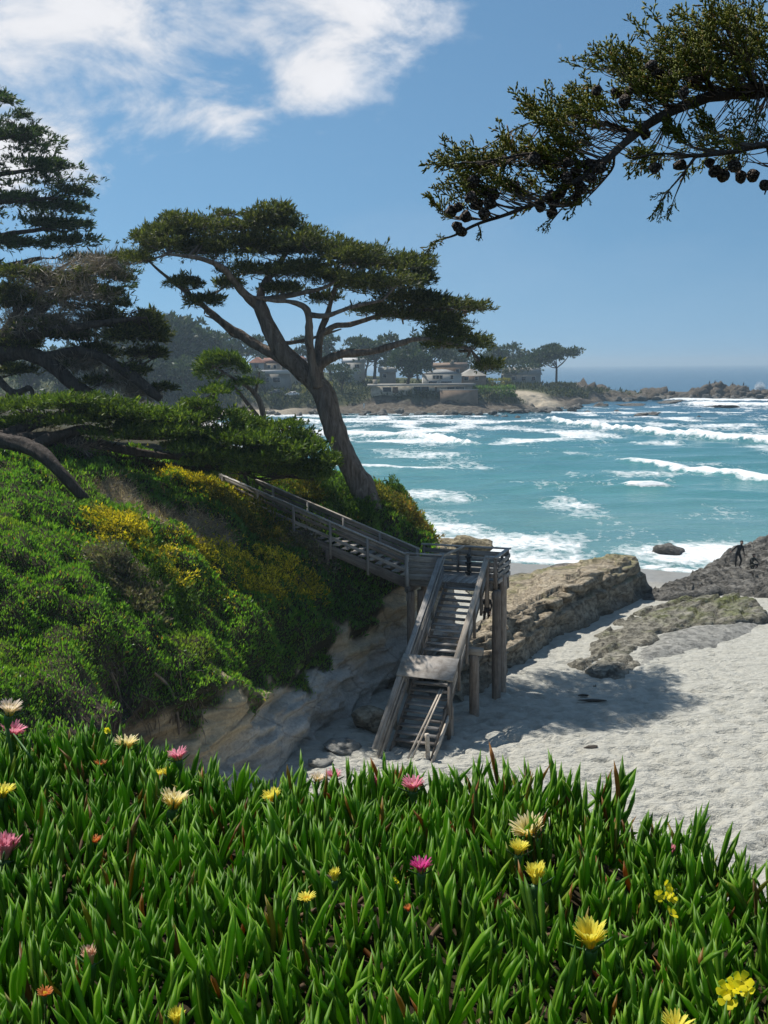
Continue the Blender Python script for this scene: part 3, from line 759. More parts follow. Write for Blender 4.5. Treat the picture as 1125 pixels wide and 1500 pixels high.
# the same leaf for single parts: island random would be constant there, so it uses the object's own random
ice1 = M('ice_plant_leaf_single', 0.48, 0.30)
c1 = ice1.ramp(ice1.orand(), [(0.0, (.080, .175, .012)), (.35, (.12, .25, .018)), (.7, (.165, .31, .024)), (1.0, (.24, .39, .04))])
c1 = ice1.mix(ice1.rng(ice1.noise(ice1.pos(), 60, 3), .5, .8, 0, .25), c1, (.10, .20, .07))
ice1.color(c1); ice1.translucent(ice1.mix(1.0, c1, (1.6, 1.8, .6), 'MULTIPLY'), .46)
def shoots(X, Y, Z, n_lo, n_hi, lo, hi, tiltsd):
    """returns per-leaf (variant, R, S, L)"""
    var, Rs, Ss, Ls = [], [], [], []
    K = len(X)
    tilt = RNG.normal(size=(K, 3)) * tiltsd; axis = np.array([0, -.06, 1.0]) + tilt * np.array([1, 1, .2])
    axis /= np.linalg.norm(axis, axis=1)[:, None]
    size = RNG.uniform(lo, hi, K); phase = RNG.uniform(0, 6.28, K); cnt = RNG.integers(n_lo, n_hi + 1, K)
    for j in range(n_hi):
        m = cnt > j
        k = m.sum()
        if not k: continue
        ph = phase[m] + (j % 2) * math.pi + (j // 2) * (math.pi / 2) + RNG.normal(size=k) * .22
        lvl = j // 2
        open_ = [.18, .36, .60, .95][min(lvl, 3)] * RNG.uniform(.6, 1.35, k)
        ax = axis[m]
        e1 = np.cross(ax, np.array([.3, .9, .1])); e1 /= np.linalg.norm(e1, axis=1)[:, None]; e2 = np.cross(ax, e1)
        out = e1 * np.cos(ph)[:, None] + e2 * np.sin(ph)[:, None]
        d = ax * np.cos(open_)[:, None] + out * np.sin(open_)[:, None]
        # leaves curl back up: bend direction +x is inwards/up
        inn = ax - d * (np.sum(ax * d, 1))[:, None]; nn = np.linalg.norm(inn, axis=1)[:, None]
        xv = inn / (nn + 1e-6); yv = np.cross(d, xv)
        Rs.append(np.stack([xv, yv, d], 2)); s = size[m] * RNG.uniform(.75, 1.12, k) * [1.0, 1.0, .95, .85][min(lvl, 3)]
        Ss.append(np.stack([s * RNG.uniform(.85, 1.2, k)] * 2 + [s], 1) if False else np.stack([s, s, s], 1))
        base_ = np.stack([X[m], Y[m], Z[m]], 1) + ax * (size[m] * (.32 - .13 * lvl))[:, None]
        Ls.append(base_); var.append(RNG.integers(0, 6, k))
    return np.concatenate(var), np.concatenate(Rs), np.concatenate(Ss), np.concatenate(Ls)
# jittered plots on the mound, a little denser where the camera is close
xs = np.arange(-2.5, 2.7, .0405); ys = np.arange(.8, 3.7, .0405)
GX, GY = np.meshgrid(xs, ys); GX = GX.ravel() + RNG.uniform(-.021, .021, GX.size); GY = GY.ravel() + RNG.uniform(-.021, .021, GY.size)
ye = 2.2 - .45 * GX
core = np.abs(GX) < .42 * GY + 0.22
keep = (GY < ye + .7) & (np.abs(GX) < .42 * GY + 1.25) & (core | (RNG.uniform(size=GX.size) < .30))
GX, GY = GX[keep], GY[keep]
tall = .020 * fbm(np.stack([GX * 3.1, GY * 3.1, GX * 0], 1), 2)
GZ = mound_z(GX, GY) + .012 + tall + RNG.normal(size=len(GX)) * .010
# a few taller tufts that break the skyline of the bed
for (tx, ty_, tr, th) in ((-.02, 2.16, .05, .055), (.44, 2.02, .035, .085), (.33, 2.05, .07, .03), (-.62, 2.5, .06, .04), (-.92, 2.68, .06, .06), (.62, 1.93, .04, .04), (-.25, 2.3, .05, .03), (-1.1, 2.72, .05, .05)):
    GZ += th * np.exp(-((GX - tx) ** 2 + (GY - ty_) ** 2) / tr ** 2)
var, RR_, SS_, LL_ = shoots(GX, GY, GZ, 5, 8, .062, .124, .20)
def to_px(W):
    c = (W - CAM) @ RC
    return np.stack([562.5 - 1500 * c[:, 0] / c[:, 2], 750 + 1500 * c[:, 1] / c[:, 2]], 1), -c[:, 2]
tips = LL_ + np.einsum('kij,j->ki', RR_, np.array([.15, 0, .95])) * SS_
pxy, dep = to_px(tips); pxb, _ = to_px(LL_)
# the 300 that show largest: close, in frame, standing clear of their neighbours
clear = (tips[:, 2] - mound_z(tips[:, 0], tips[:, 1]))
score = np.linalg.norm(pxy - pxb, axis=1) * (clear > .085)
inside = (pxy[:, 0] > 20) & (pxy[:, 0] < 1105) & (pxy[:, 1] > 1040) & (pxy[:, 1] < 1480)
score[~inside] = 0
top = np.argsort(-score)[:300]
sel = np.zeros(len(score), bool); sel[top] = True
bed = thing('ice_plant_bed', 'dense bed of upright fleshy green ice plant leaves with scattered flowers', 'ice plant', (0, 1.6, 12.0))
vv, ff, nn_ = [], [], 0
for k in range(6):
    m = (var == k) & ~sel
    V, F = scatter(*LEAFT[k], RR_[m], SS_[m], LL_[m]); vv.append(V); ff.append(F + nn_); nn_ += len(V)
lm = part('leaf_mass', mesh_np('leaf_mass', np.concatenate(vv), np.concatenate(ff), ICE), bed); tag(lm, kind='stuff')
LEAFME = [mesh_np('leaf', V, F, ice1.m) for V, F in LEAFT]
for i in top:
    o = bpy.data.objects.new('leaf', LEAFME[var[i]]); COL.objects.link(o); o.parent = bed
    o.matrix_parent_inverse = Matrix.Translation(-Vector(bed.location))
    mt = Matrix((RR_[i] * SS_[i][None, :]).tolist()).to_4x4(); mt.translation = Vector(LL_[i]); o.matrix_basis = mt
# runners and dead stems between the shoots
mb = MB()
for k in range(170):
    x0 = RNG.uniform(-1.6, 1.6); y0 = RNG.uniform(.9, 2.9); a = RNG.uniform(0, 6.28); l = RNG.uniform(.08, .25)
    pts = [(x0 + math.cos(a) * l * t, y0 + math.sin(a) * l * t, float(mound_z(x0 + math.cos(a) * l * t, y0 + math.sin(a) * l * t)) + .02 + .04 * math.sin(3 * t + k)) for t in (0, .35, .7, 1)]
    mb.add(*tube(pts, [.004, .0045, .004, .002], 5, 6))
tag(part('runner_mass', mb.mesh('runner_mass', plain('dead_stem', (.12, .075, .045), .9, .4, 30)), bed), kind='stuff')

# ---- flowers
def m_petal(name, tipc, midc, basec):
    m = M(name, .55, .2)
    r = m.attr('along')
    c = m.ramp(r, [(0.0, basec), (.45, midc), (1.0, tipc)])
    v = m.rng(m.island(), 0, 1, .82, 1.15); s = m.n('ShaderNodeVectorMath', operation='SCALE'); m.l(c, s.inputs[0]); m.l(v, s.inputs['Scale'])
    m.color(s.outputs[0]); m.translucent(s.outputs[0], .45); return m.m
PET = {'pale': m_petal('pale_yellow_petal', (.86, .74, .50), (.86, .72, .22), (.80, .56, .05)),
       'cream': m_petal('cream_petal', (.86, .70, .62), (.85, .76, .50), (.82, .62, .10)),
       'yellow': m_petal('yellow_petal', (.88, .80, .14), (.88, .76, .09), (.82, .60, .05)),
       'pink': m_petal('pink_petal', (.82, .32, .42), (.82, .34, .42), (.84, .66, .42)),
       'magenta': m_petal('magenta_petal', (.72, .07, .33), (.72, .10, .34), (.75, .40, .25)),
       'orange': m_petal('orange_petal', (.75, .30, .10), (.72, .22, .06), (.55, .18, .05)),
       'peach': m_petal('peach_petal', (.85, .62, .46), (.84, .48, .30), (.70, .32, .16))}
STEMM = plain('flower_stem', (.06, .13, .03), .5, .3, 40); CENT = plain('flower_centre', (.72, .48, .04), .8, .3, 300); SEPM = plain('sepal_green', (.055, .125, .035), .45, .25, 60)
def mound_hit(px, py, lift):
    d = ray(px, py); t = .6
    while t < 8:
        p = CAM + d * t
        if p[2] < float(mound_z(p[0], p[1])) + lift: return p
        t += .004
    return CAM + d * 2.3
def petals(rad_, open_, n, layers, wf):
    V, F, A, c = [], [], [], 0
    for ly in range(layers):
        for k in range(n):
            az = 2 * math.pi * (k + .5 * ly) / n + RNG.normal() * .05
            el = open_ + ly * .16 + RNG.normal() * .10            # angle from the axis
            l = rad_ * (1 - .13 * ly) * RNG.uniform(.86, 1.1); w = rad_ * wf
            e = np.array([math.cos(az), math.sin(az), 0]); t = np.array([-math.sin(az), math.cos(az), 0])
            el0 = max(.05, open_ * .35)
            p0 = e * rad_ * .12; p1 = p0 + (e * math.sin((el + el0) / 2) + np.array([0, 0, math.cos((el + el0) / 2)])) * l * .5
            p2 = p1 + (e * math.sin(el + .12) + np.array([0, 0, math.cos(el + .12)])) * l * .38
            p3 = p2 + (e * math.sin(el + .3) + np.array([0, 0, math.cos(el + .3)])) * l * .12
            for p, ww, a in ((p0, .4, 0), (p1, 1, .5), (p2, .9, .85)):
                V += [p - t * w * ww, p + t * w * ww]; A += [a, a]
            V.append(p3); A.append(1.0)
            F += [[c, c + 1, c + 3], [c, c + 3, c + 2], [c + 2, c + 3, c + 5], [c + 2, c + 5, c + 4], [c + 4, c + 5, c + 6]]; c += 7
    return np.array(V), np.array(F), np.array(A)
def flower(px, py, wpx, kind, open_, label, sepals=4, lift=.11, tilt=(0, 0)):
    p = mound_hit(px, py + wpx * .15, lift); dist = np.linalg.norm(p - CAM)
    R = wpx / 1500 * dist / (2 * max(.30, math.sin(min(open_ + .15, 1.5))))
    zb = float(mound_z(p[0], p[1])) 
    root = thing('ice_plant_flower', label, 'flower', (p[0], p[1], zb), 'flowers in the ice plant bed')
    ax = np.array([tilt[0] + RNG.normal() * .10, tilt[1] + .12 + RNG.normal() * .08, 1.0]); ax /= np.linalg.norm(ax)
    fr = frames(ax[None], np.array([.2, 1, .1]))[0]
    lp = p - ax * R * .25
    V, F, A = petals(R, open_, 26 if R > .02 else 16, 3, .055)
    V = V @ fr.T + lp
    tag(part('petal_ring', mesh_np('petal_ring', V, F, PET[kind], False, {'along': A}), root), kind='stuff')
    if open_ > .5:
        mb = MB()
        for k in range(40):
            a = RNG.uniform(0, 6.28); r = R * .22 * math.sqrt(RNG.uniform()); b = fr @ np.array([math.cos(a) * r, math.sin(a) * r, 0]) + lp
            mb.add(*tube([b, b + ax * R * RNG.uniform(.22, .42)], [R * .018, R * .03], 3, 2))
        part('flower_centre', mb.mesh('flower_centre', CENT), root)
    # green cup and stem
    V, F = tube([lp - ax * R * .75, lp - ax * R * .4, lp - ax * R * .05, lp + ax * R * .06], [R * .09, R * .22, R * .27, R * .12], 8, 10)
    part('flower_cup', mesh_np('flower_cup', V, F, SEPM, True), root)
    V, F = tube([np.array([p[0] + .01, p[1], zb - .02]), (lp + np.array([p[0], p[1], zb])) / 2, lp - ax * R * .6], [R * .12, R * .11, R * .10], 6, 8)
    part('stem', mesh_np('stem', V, F, STEMM, True), root)
    for k in range(sepals):
        az = k * 2 * math.pi / sepals + .4 + (0 if sepals != 2 else -.4); d = fr @ np.array([math.cos(az) * .9, math.sin(az) * .9, .30 + .25 * (k % 2)])
        Rm = frames(d[None], ax)[0]
        V, F = LEAFT[1]; l = R * RNG.uniform(.85, 1.15)
        V = (V * l) @ np.stack([np.cross(np.cross(d, ax), d) / (np.linalg.norm(np.cross(d, ax)) + 1e-6), np.cross(d, ax) / (np.linalg.norm(np.cross(d, ax)) + 1e-6), d / np.linalg.norm(d)], 1).T + lp - ax * R * .12
        part('sepal', mesh_np('sepal', V, F, SEPM), root)
    return root
O = .95
FL = [(14, 1037, 32, 'cream', .75, 'cream flower with pink tips above a pink flower, bed edge under the cliff'),
 (18, 1068, 34, 'pink', .85, 'pale pink flower below a cream flower, beside a thin green stalk'),
 (185, 1086, 38, 'pale', .95, 'pale yellow daisy-like flower beside a small yellow sorrel flower'),
 (261, 1104, 31, 'pink', .9, 'rose pink flower on the skyline of the bed before the grey cliff'),
 (254, 1170, 46, 'pale', .85, 'large pale yellow flower opening upward on a thick stem'),
 (4, 1157, 34, 'yellow', .9, 'bright yellow flower half hidden at the end of the bed'),
 (400, 1166, 28, 'yellow', .7, 'small yellow cup flower between tall leaves before the sandy cove'),
 (489, 1134, 26, 'pink', .9, 'small pink flower next to a cream one on the bed skyline'),
 (465, 1138, 24, 'cream', .9, 'small cream flower next to a pink one on the bed skyline'),
 (605, 1147, 36, 'pink', .85, 'pink brush-like flower in front of the stair foot'),
 (549, 1147, 16, 'pink', .35, 'narrow closed pink bud beside a tall leaf tuft'),
 (7, 1246, 24, 'pink', .22, 'closed pale pink bud standing among green leaves'),
 (132, 1404, 15, 'peach', .12, 'closed peach and cream bud standing upright'),
 (776, 1212, 50, 'pale', .85, 'large pale yellow fan-shaped flower with spreading green sepals'),
 (760, 1242, 28, 'yellow', .65, 'golden yellow flower tucked just below a pale yellow one'),
 (785, 1284, 24, 'yellow', .30, 'half closed yellow flower between two upright leaves'),
 (617, 1268, 32, 'magenta', .75, 'magenta flower with two long green sepals held wide'),
 (864, 1372, 44, 'yellow', .55, 'deep yellow cup-shaped flower with green sepals on both sides'),
 (449, 1311, 30, 'yellow', 1.25, 'flattened orange yellow flower with a dry brown spike'),
 (490, 1284, 11, 'yellow', .2, 'tiny closed yellow bud in the middle of the leaves'),
 (983, 1247, 9, 'pink', .2, 'tiny closed pink bud near the sandy edge'),
 (247, 1133, 14, 'yellow', .4, 'small yellow bud, one of two beside the large pale flower'),
 (232, 1135, 12, 'yellow', .4, 'small yellow bud next to another above the large pale flower'),
 (258, 1492, 18, 'yellow', .35, 'half open yellow bud deep among the leaves'),
 (990, 1500, 46, 'yellow', .9, 'yellow flower just peeping over the lowest leaves'),
 (140, 1229, 18, 'orange', .9, 'withered orange red flower head among upright leaves'),
 (147, 1116, 18, 'orange', 1.1, 'dried orange flower head below the pale yellow daisy flower'),
 (66, 1452, 22, 'orange', 1.0, 'withered rust red flower head low between leaves'),
 (598, 1331, 10, 'orange', .5, 'tiny withered red flower head between leaves')]
for a in FL:
    flower(*a[:4], a[4] * .78, a[5], sepals=2 if a[2] < 20 else 4, lift=.115 if a[2] > 20 else .10, tilt=(RNG.normal() * .12, 0))
# yellow sorrel: clusters of small open bells on thin stalks
SORR = m_petal('sorrel_petal', (.86, .78, .02), (.86, .74, .02), (.70, .62, .05))
def sorrel(px, py, wpx, n, label):
    p = mound_hit(px, py, .12); dist = np.linalg.norm(p - CAM); Wd = wpx / 1500 * dist; zb = float(mound_z(p[0], p[1]))
    root = thing('sorrel_flower', label, 'flower', (p[0], p[1], zb), 'yellow sorrel flowers in the bed')
    top_ = p.copy()
    V, F = tube([np.array([p[0] + .02, p[1] + .02, zb - .02]), np.array([p[0] + .01, p[1], (zb + p[2]) / 2]), top_], [.0018, .0016, .0013], 5, 8)
    part('stem', mesh_np('stem', V, F, STEMM, True), root)
    for k in range(n):
        c = top_ + np.array([RNG.uniform(-.5, .5) * Wd, RNG.uniform(-.3, .3) * Wd, RNG.uniform(-.35, .45) * Wd]) * (0 if n == 1 else .75)
        ax = np.array([RNG.normal() * .6, -.7 + RNG.normal() * .4, .7 + RNG.normal() * .3]); ax /= np.linalg.norm(ax)
        fr = frames(ax[None], np.array([.2, .1, 1]))[0]; R = Wd * (.25 if n > 1 else .5)
        V, F, A = [], [], []
        for q_ in range(5):
            az = q_ * 2 * math.pi / 5 + RNG.normal() * .1; e = np.array([math.cos(az), math.sin(az), 0]); t = np.array([-math.sin(az), math.cos(az), 0]); b = len(V)
            for s, w, h, a in ((.05, .05, -.3, 0), (.45, .30, .05, .4), (.85, .42, .30, .8), (1.05, .25, .34, 1)):
                V += [e * s * R - t * w * R + np.array([0, 0, h * R]), e * s * R + t * w * R + np.array([0, 0, h * R])]; A += [a, a]
            for s in range(3): F += [[b + 2 * s, b + 2 * s + 1, b + 2 * s + 3, b + 2 * s + 2]]
        V = np.array(V) @ fr.T + c
        part('bell', mesh_np('bell', V, np.array(F), SORR, True, {'along': np.array(A)}), root)
        V, F = tube([top_ - np.array([0, 0, .4 * Wd]), c - ax * R * .3], [.0012, .001], 4, 3)
        part('flower_stalk', mesh_np('flower_stalk', V, F, STEMM), root)
    return root
sorrel(976, 1310, 30, 4, 'cluster of bright yellow bell flowers above a single one')
sorrel(983, 1338, 18, 1, 'single bright yellow bell flower under a cluster of them')
sorrel(1086, 1452, 48, 5, 'broad bright yellow flower cluster low among the leaves')
sorrel(158, 1069, 15, 3, 'small yellow sorrel flower beside a pale yellow daisy flower')
sorrel(580, 1291, 12, 2, 'small straggling yellow sorrel near a magenta flower')
# one tall thin green stalk by the pink flowers
V, F = tube([mound_hit(62, 1150, .0), mound_hit(45, 1110, .12), mound_hit(20, 1075, .14)], [.003, .003, .002], 5, 10)
tag(obj('flower_stalk', mesh_np('flower_stalk', V, F, STEMM, True)), 'thin bare light green stalk leaning below the pale pink flower', 'stalk')
# ================================================================== GREEN COVER AND SHRUBS ON THE BLUFF
def tri_area_sample(V, F, w, n):
    a, b, c = V[F[:, 0]], V[F[:, 1]], V[F[:, 2]]
    nrm = np.cross(b - a, c - a); ar = np.linalg.norm(nrm, axis=1) / 2; nrm = nrm / (2 * ar[:, None] + 1e-9)
    p = ar * w; p /= p.sum()
    k = RNG.choice(len(F), n, p=p); r1 = np.sqrt(RNG.uniform(size=n)); r2 = RNG.uniform(size=n)
    return a[k] * (1 - r1)[:, None] + b[k] * (r1 * (1 - r2))[:, None] + c[k] * (r1 * r2)[:, None], nrm[k], k
def quads_to_tris(F): return np.concatenate([F[:, [0, 1, 2]], F[:, [0, 2, 3]]])
KITE_V = np.array([[0, 0, 0], [-.12, .05, .45], [.12, .05, .45], [0, 0, 1.0]]); KITE_F = np.array([[0, 2, 1], [1, 2, 3]])
bt = quads_to_tris(BFACE); bv = BG.reshape(-1, 3)
mid = (bv[bt[:, 0]] + bv[bt[:, 1]] + bv[bt[:, 2]]) / 3
rowf = row.ravel()[bt[:, 0]]
wgt = cover.ravel()[bt[:, 0]] * (1 - bare.ravel()[bt[:, 0]] * .97) * (1 - .75 * rootz.ravel()[bt[:, 0]])
wgt = wgt * (mid[:, 1] > 17) * (mid[:, 1] < 60) * (rowf < 5.6) * (mid[:, 0] > -22)
wgt = wgt * np.clip((34 / np.maximum(mid[:, 1], 18)) ** 1.2, .3, 2)
pt, nr, _ = tri_area_sample(bv, bt, wgt, 190000)
nr = np.where(nr[:, 2:3] < 0, -nr, nr)
clump = fbm(pt * 2.6, 2)
pt = pt + nr * (.03 + .10 * np.clip(clump, -.3, 1))[:, None]
d = nr * .55 + np.array([0, 0, .75]) + RNG.normal(size=pt.shape) * .42
sz = RNG.uniform(.09, .17, len(pt)) * (1 + .4 * clump) * np.clip(pt[:, 1] / 34, .8, 1.25)
V, F = scatter(KITE_V, KITE_F, frames(d), np.stack([sz * 1.3, sz * 1.3, sz], 1), pt)
hm = M('hillside_ice_plant', .36, .55)
hc = hm.ramp(hm.island(), [(0, (.050, .135, .018)), (.5, (.085, .20, .026)), (.9, (.13, .26, .038)), (.97, (.20, .27, .05)), (1, (.28, .13, .04))])
warm = hm.noise(hm.pos(), .35, 4, .6)
hc = hm.mix(hm.rng(warm, .50, .72, 0, .55), hc, (.17, .19, .04))
hc = hm.mix(hm.rng(hm.noise(hm.pos(), .16, 2), .4, .65, 0, .4), hc, (.05, .14, .035))
hm.color(hc); hm.translucent(hm.mix(1.0, hc, (1.9, 1.9, .7), 'MULTIPLY'), .50)
hc_o = obj('ice_plant_cover', mesh_np('ice_plant_cover', V, F, hm.m))
tag(hc_o, 'thick green ice plant carpeting the steep bluff beside the stairs', 'ice plant', kind='stuff')

TUFT_V, TUFT_F = [], []
def make_tuft(n, spread, w, seed, feather=False):
    rg = np.random.default_rng(seed); V, F = [], []
    for k in range(n):
        az = rg.uniform(0, 6.28); el = spread * math.sqrt(rg.uniform()); l = rg.uniform(.6, 1.0)
        d = np.array([math.sin(el) * math.cos(az), math.sin(el) * math.sin(az), math.cos(el)])
        s = np.cross(d, rg.normal(size=3)); s /= np.linalg.norm(s)
        b = len(V); o0 = np.array([0, 0, rg.uniform(0, .55) if feather else 0]) + d * (0 if feather else rg.uniform(0, .25)); l = l * (.62 if feather else 1)
        V += [o0, o0 + d * l * .5 - s * w, o0 + d * l * .5 + s * w, o0 + d * l]; F += [[b, b + 2, b + 1], [b + 1, b + 2, b + 3]]
    return np.array(V), np.array(F)
def dome_points(n, rx, ry, rz):
    u = unit(n); u[:, 2] = np.abs(u[:, 2]) * .95 + .02
    r = RNG.uniform(.2, 1.25, n) ** .5
    lump = 1 + .6 * fbm(u * 2.2 + RNG.uniform(0, 50), 2)
    return u * np.array([rx, ry, rz]) * (r * lump)[:, None], u
def shrub(px, py, rxp, rzp, mat, label, n, size, group, tuft=None, stem=(.12, .09, .06), D=None, lift=0.0):
    if D is None:
        h = hit(px, py + rzp * .5)
        if h is None: return
        c = h[0]
    else:
        c = P(px, py + rzp, D); c = np.array([c[0], c[1], ground_at(c[0], c[1])])
    s = np.linalg.norm(c - CAM) / 1500; rx, rz = rxp * s * 1.15, rzp * s * 1.05
    n = int(n * .72); size = size * 1.12
    root = thing('shrub', label, 'shrub', c, group)
    p, u = dome_points(n, rx, rx * .8, rz)
    # hug the slope
    gz = np.array([ground_at(c[0] + a, c[1] + b) for a, b in p[:, :2]]) - c[2]
    p[:, 2] += np.clip(gz, -1.2 * rx, 1.2 * rx) - .04 + lift
    d = u * .7 + np.array([0, 0, .6]) + RNG.normal(size=u.shape) * .35
    V, F = scatter(*(tuft or TUFT_S), frames(d), RNG.uniform(.6, 1.3, n) * size, p + c)
    tag(part('foliage', mesh_np('foliage', V, F, mat), root), kind='stuff')
    mb = MB()
    for k in range(9):
        e = p[RNG.integers(n)] * .85
        mb.add(*tube([c + np.array([0, 0, -.15]), c + e * .5 + np.array([0, 0, .05]), c + e], [.025, .018, .006], 5, 6))
    part('stem_cluster', mb.mesh('stem_cluster', STEM_B), root)
    return root
TUFT_S = make_tuft(5, 1.1, .14, 5); TUFT_F_ = make_tuft(8, .9, .17, 6)
STEM_B = plain('shrub_stem', (.11, .085, .06), .9, .3, 8)
YEL = leaf_mat('yellow_shrub', [(0, (.07, .10, .015)), (.30, (.16, .15, .02)), (.45, (.36, .29, .02)), (.8, (.52, .42, .025)), (1, (.62, .53, .05))], .3)
OLV = leaf_mat('olive_shrub', [(0, (.035, .06, .012)), (.5, (.10, .11, .022)), (.85, (.20, .17, .035)), (1, (.30, .22, .03))], .3)
GRY = leaf_mat('dry_shrub', [(0, (.07, .06, .045)), (.5, (.14, .12, .085)), (.8, (.10, .13, .05)), (1, (.26, .22, .15))], .2)
GRN = leaf_mat('green_shrub', [(0, (.025, .06, .012)), (.6, (.06, .12, .02)), (1, (.13, .19, .03))], .35)
RST = leaf_mat('rusty_shrub', [(0, (.06, .09, .015)), (.45, (.15, .14, .03)), (.75, (.28, .15, .05)), (1, (.34, .27, .05))], .35)
SG = 'shrubs on the bluff slope'
shrub(300, 705, 50, 15, YEL, 'long golden yellow shrub just under the low cypress canopy', 2600, .13, SG)
shrub(345, 742, 32, 22, OLV, 'olive and yellow shrub by the upper end of the stairs', 1800, .13, SG)
shrub(200, 775, 50, 18, YEL, 'golden shrub at the uphill edge of the bare patch', 2600, .13, SG)
shrub(368, 850, 42, 16, YEL, 'bright golden shrub below the bare patch', 2300, .13, SG)
shrub(428, 828, 36, 14, YEL, 'golden shrub nearest the middle of the upper stair flight', 2000, .13, SG)
shrub(292, 803, 20, 15, YEL, 'small yellow green shrub growing in the bare patch', 900, .12, SG)
shrub(395, 785, 40, 22, OLV, 'straggly olive brown shrub between bare patch and stair', 2200, .14, SG)
shrub(448, 800, 34, 20, GRY, 'dry brownish shrub close under the stair stringer', 1700, .14, SG)
shrub(180, 850, 42, 26, GRY, 'grey dry twiggy shrub in the middle of the ice plant', 2000, .14, SG)
shrub(235, 850, 40, 24, GRN, 'low green shrub beside the grey dry one', 1500, .13, SG)
shrub(430, 640, 42, 12, GRN, 'rounded light green shrub on the bluff top beside the big trunk', 2600, .14, SG, D=50)
shrub(480, 690, 40, 24, GRN, 'dense green shrub between the big trunk and the stair rail', 2600, .15, SG, D=46.5)
shrub(585, 722, 26, 22, GRN, 'bright green shrub on the seaward edge behind the big trunk', 1800, .15, SG, D=49)
shrub(560, 745, 38, 20, OLV, 'olive shrub behind the stair rail at the foot of the big trunk', 2200, .15, SG, D=47)
shrub(604, 765, 24, 20, RST, 'rusty orange and green shrub above the landing', 1500, .15, SG, D=47.5)
shrub(455, 720, 40, 20, OLV, 'dark olive shrub hugging the far stair rail', 2000, .15, SG, D=45.6)
shrub(515, 735, 35, 18, GRN, 'green shrub in front of the big trunk along the stair', 2000, .15, SG, D=45.0)
# loose yellow blooms strewn between the shrubs
bl = []
for (a, b, n_) in ((300, 715, 130), (345, 745, 110), (215, 785, 150), (375, 860, 160), (430, 835, 140), (300, 810, 120), (400, 800, 130), (180, 800, 40), (330, 850, 80)):
    for k in range(n_):
        h = hit(a + RNG.normal() * 34, b + RNG.normal() * 20)
        if h is not None and h[0][1] < 46: bl.append(h[0])
bl = np.array(bl); V, F = scatter(*TUFT_S, frames(unit(len(bl)) * .5 + np.array([0, -.2, 1])), RNG.uniform(.06, .17, len(bl)), bl + np.array([0, 0, .06]))
tag(obj('yellow_blooms', mesh_np('yellow_blooms', V, F, YEL)), 'loose yellow blooms strewn over the bluff between the golden shrubs', 'flowers', kind='stuff')
# dead straw and twigs on the bare patch
wb = bare.ravel()[bt[:, 0]] * (mid[:, 1] < 45) * (mid[:, 1] > 30)
pt, nr, _ = tri_area_sample(bv, bt, wb, 5000)
nr = np.where(nr[:, 2:3] < 0, -nr, nr)
d = nr * .25 + RNG.normal(size=pt.shape) * .6
V, F = scatter(KITE_V, KITE_F, frames(d), np.stack([np.full(5000, .06), np.full(5000, .06), RNG.uniform(.15, .5, 5000)], 1), pt + nr * .03)
tag(obj('straw_litter', mesh_np('straw_litter', V, F, leaf_mat('straw', [(0, (.10, .075, .045)), (.6, (.28, .21, .13)), (1, (.46, .38, .26))], .1))), 'dry straw and twigs littering the bare earth patch', 'straw', kind='stuff')
# exposed roots hanging over the near hollow
ROOTM = plain('root_bark', (.20, .155, .115), .9, .35, 6, bump=.6)
def root_line(pts, r0, r1, label):
    c = []
    for (a, b) in pts:
        h = hit(a, b)
        if h: c.append(h[0] + h[1] * .06 * (1 if h[1] @ (CAM - h[0]) > 0 else -1))
    if len(c) < 3: return
    V, F = tube(c, np.linspace(r0, r1, len(c)), 8, 30, .15, 3)
    tag(obj('exposed_root', mesh_np('exposed_root', V, F, ROOTM, True)), label, 'root')
root_line([(222, 985), (240, 1000), (252, 1020), (258, 1045), (262, 1075)], .05, .035, 'long pale root curving down the cliff above the flower bed')
root_line([(160, 985), (172, 1010), (178, 1040)], .03, .018, 'thin root beside the draped ice plant in the hollow')
# fine rootlets in the hollow
mb = MB()
for k in range(260):
    px_, py_ = RNG.uniform(60, 300), RNG.uniform(930, 1060)
    h = hit(px_, py_)
    if h is None: continue
    p = h[0]; n_ = h[1] * (1 if h[1] @ (CAM - h[0]) > 0 else -1)
    l = RNG.uniform(.25, .8); sw_ = RNG.normal(size=3) * .12
    mb.add(*tube([p + n_ * .05, p + n_ * .10 + sw_ + np.array([0, 0, -l * .5]), p + n_ * .05 + sw_ * 1.5 + np.array([0, 0, -l])], [.012, .010, .005], 4, 6))
tag(obj('rootlets', mb.mesh('rootlets', plain('rootlet', (.13, .10, .075), .9, .4, 5))), 'tangle of thin dry rootlets hanging in the shaded hollow', 'roots', kind='stuff')
# ================================================================== CYPRESSES NEAR THE BLUFF
def m_bark(name, a, b, c):
    m = M(name, .9, .15)
    g_ = m.noise(m.pos((3.0, 3.0, .45)), 2.0, 7, .68, .7); s_ = m.noise(m.pos(), .8, 4)
    col = m.ramp(g_, [(.3, a), (.52, b), (.75, c)])
    m.color(m.mix(m.rng(s_, .4, .7, 0, .4), col, tuple(v * .6 for v in b)))
    m.bump(g_, 1.0, .14); return m.m
BARK = m_bark('cypress_bark', (.06, .046, .036), (.21, .172, .14), (.36, .31, .26))
BARK_D = m_bark('dark_cypress_bark', (.03, .024, .02), (.09, .074, .062), (.16, .135, .115))
TWIG = plain('cypress_twig', (.13, .105, .085), .9, .3, 4)
DEADT = leaf_mat('dead_twig', [(0, (.10, .08, .062)), (.6, (.20, .165, .13)), (1, (.28, .235, .185))], .05)
CY_MAIN = leaf_mat('cypress_leaf', [(0, (.022, .030, .012)), (.45, (.044, .056, .019)), (.8, (.078, .090, .028)), (1, (.13, .13, .04))], .30)
CY_DARK = leaf_mat('dark_cypress_leaf', [(0, (.014, .028, .012)), (.6, (.034, .058, .024)), (1, (.065, .098, .034))], .28)
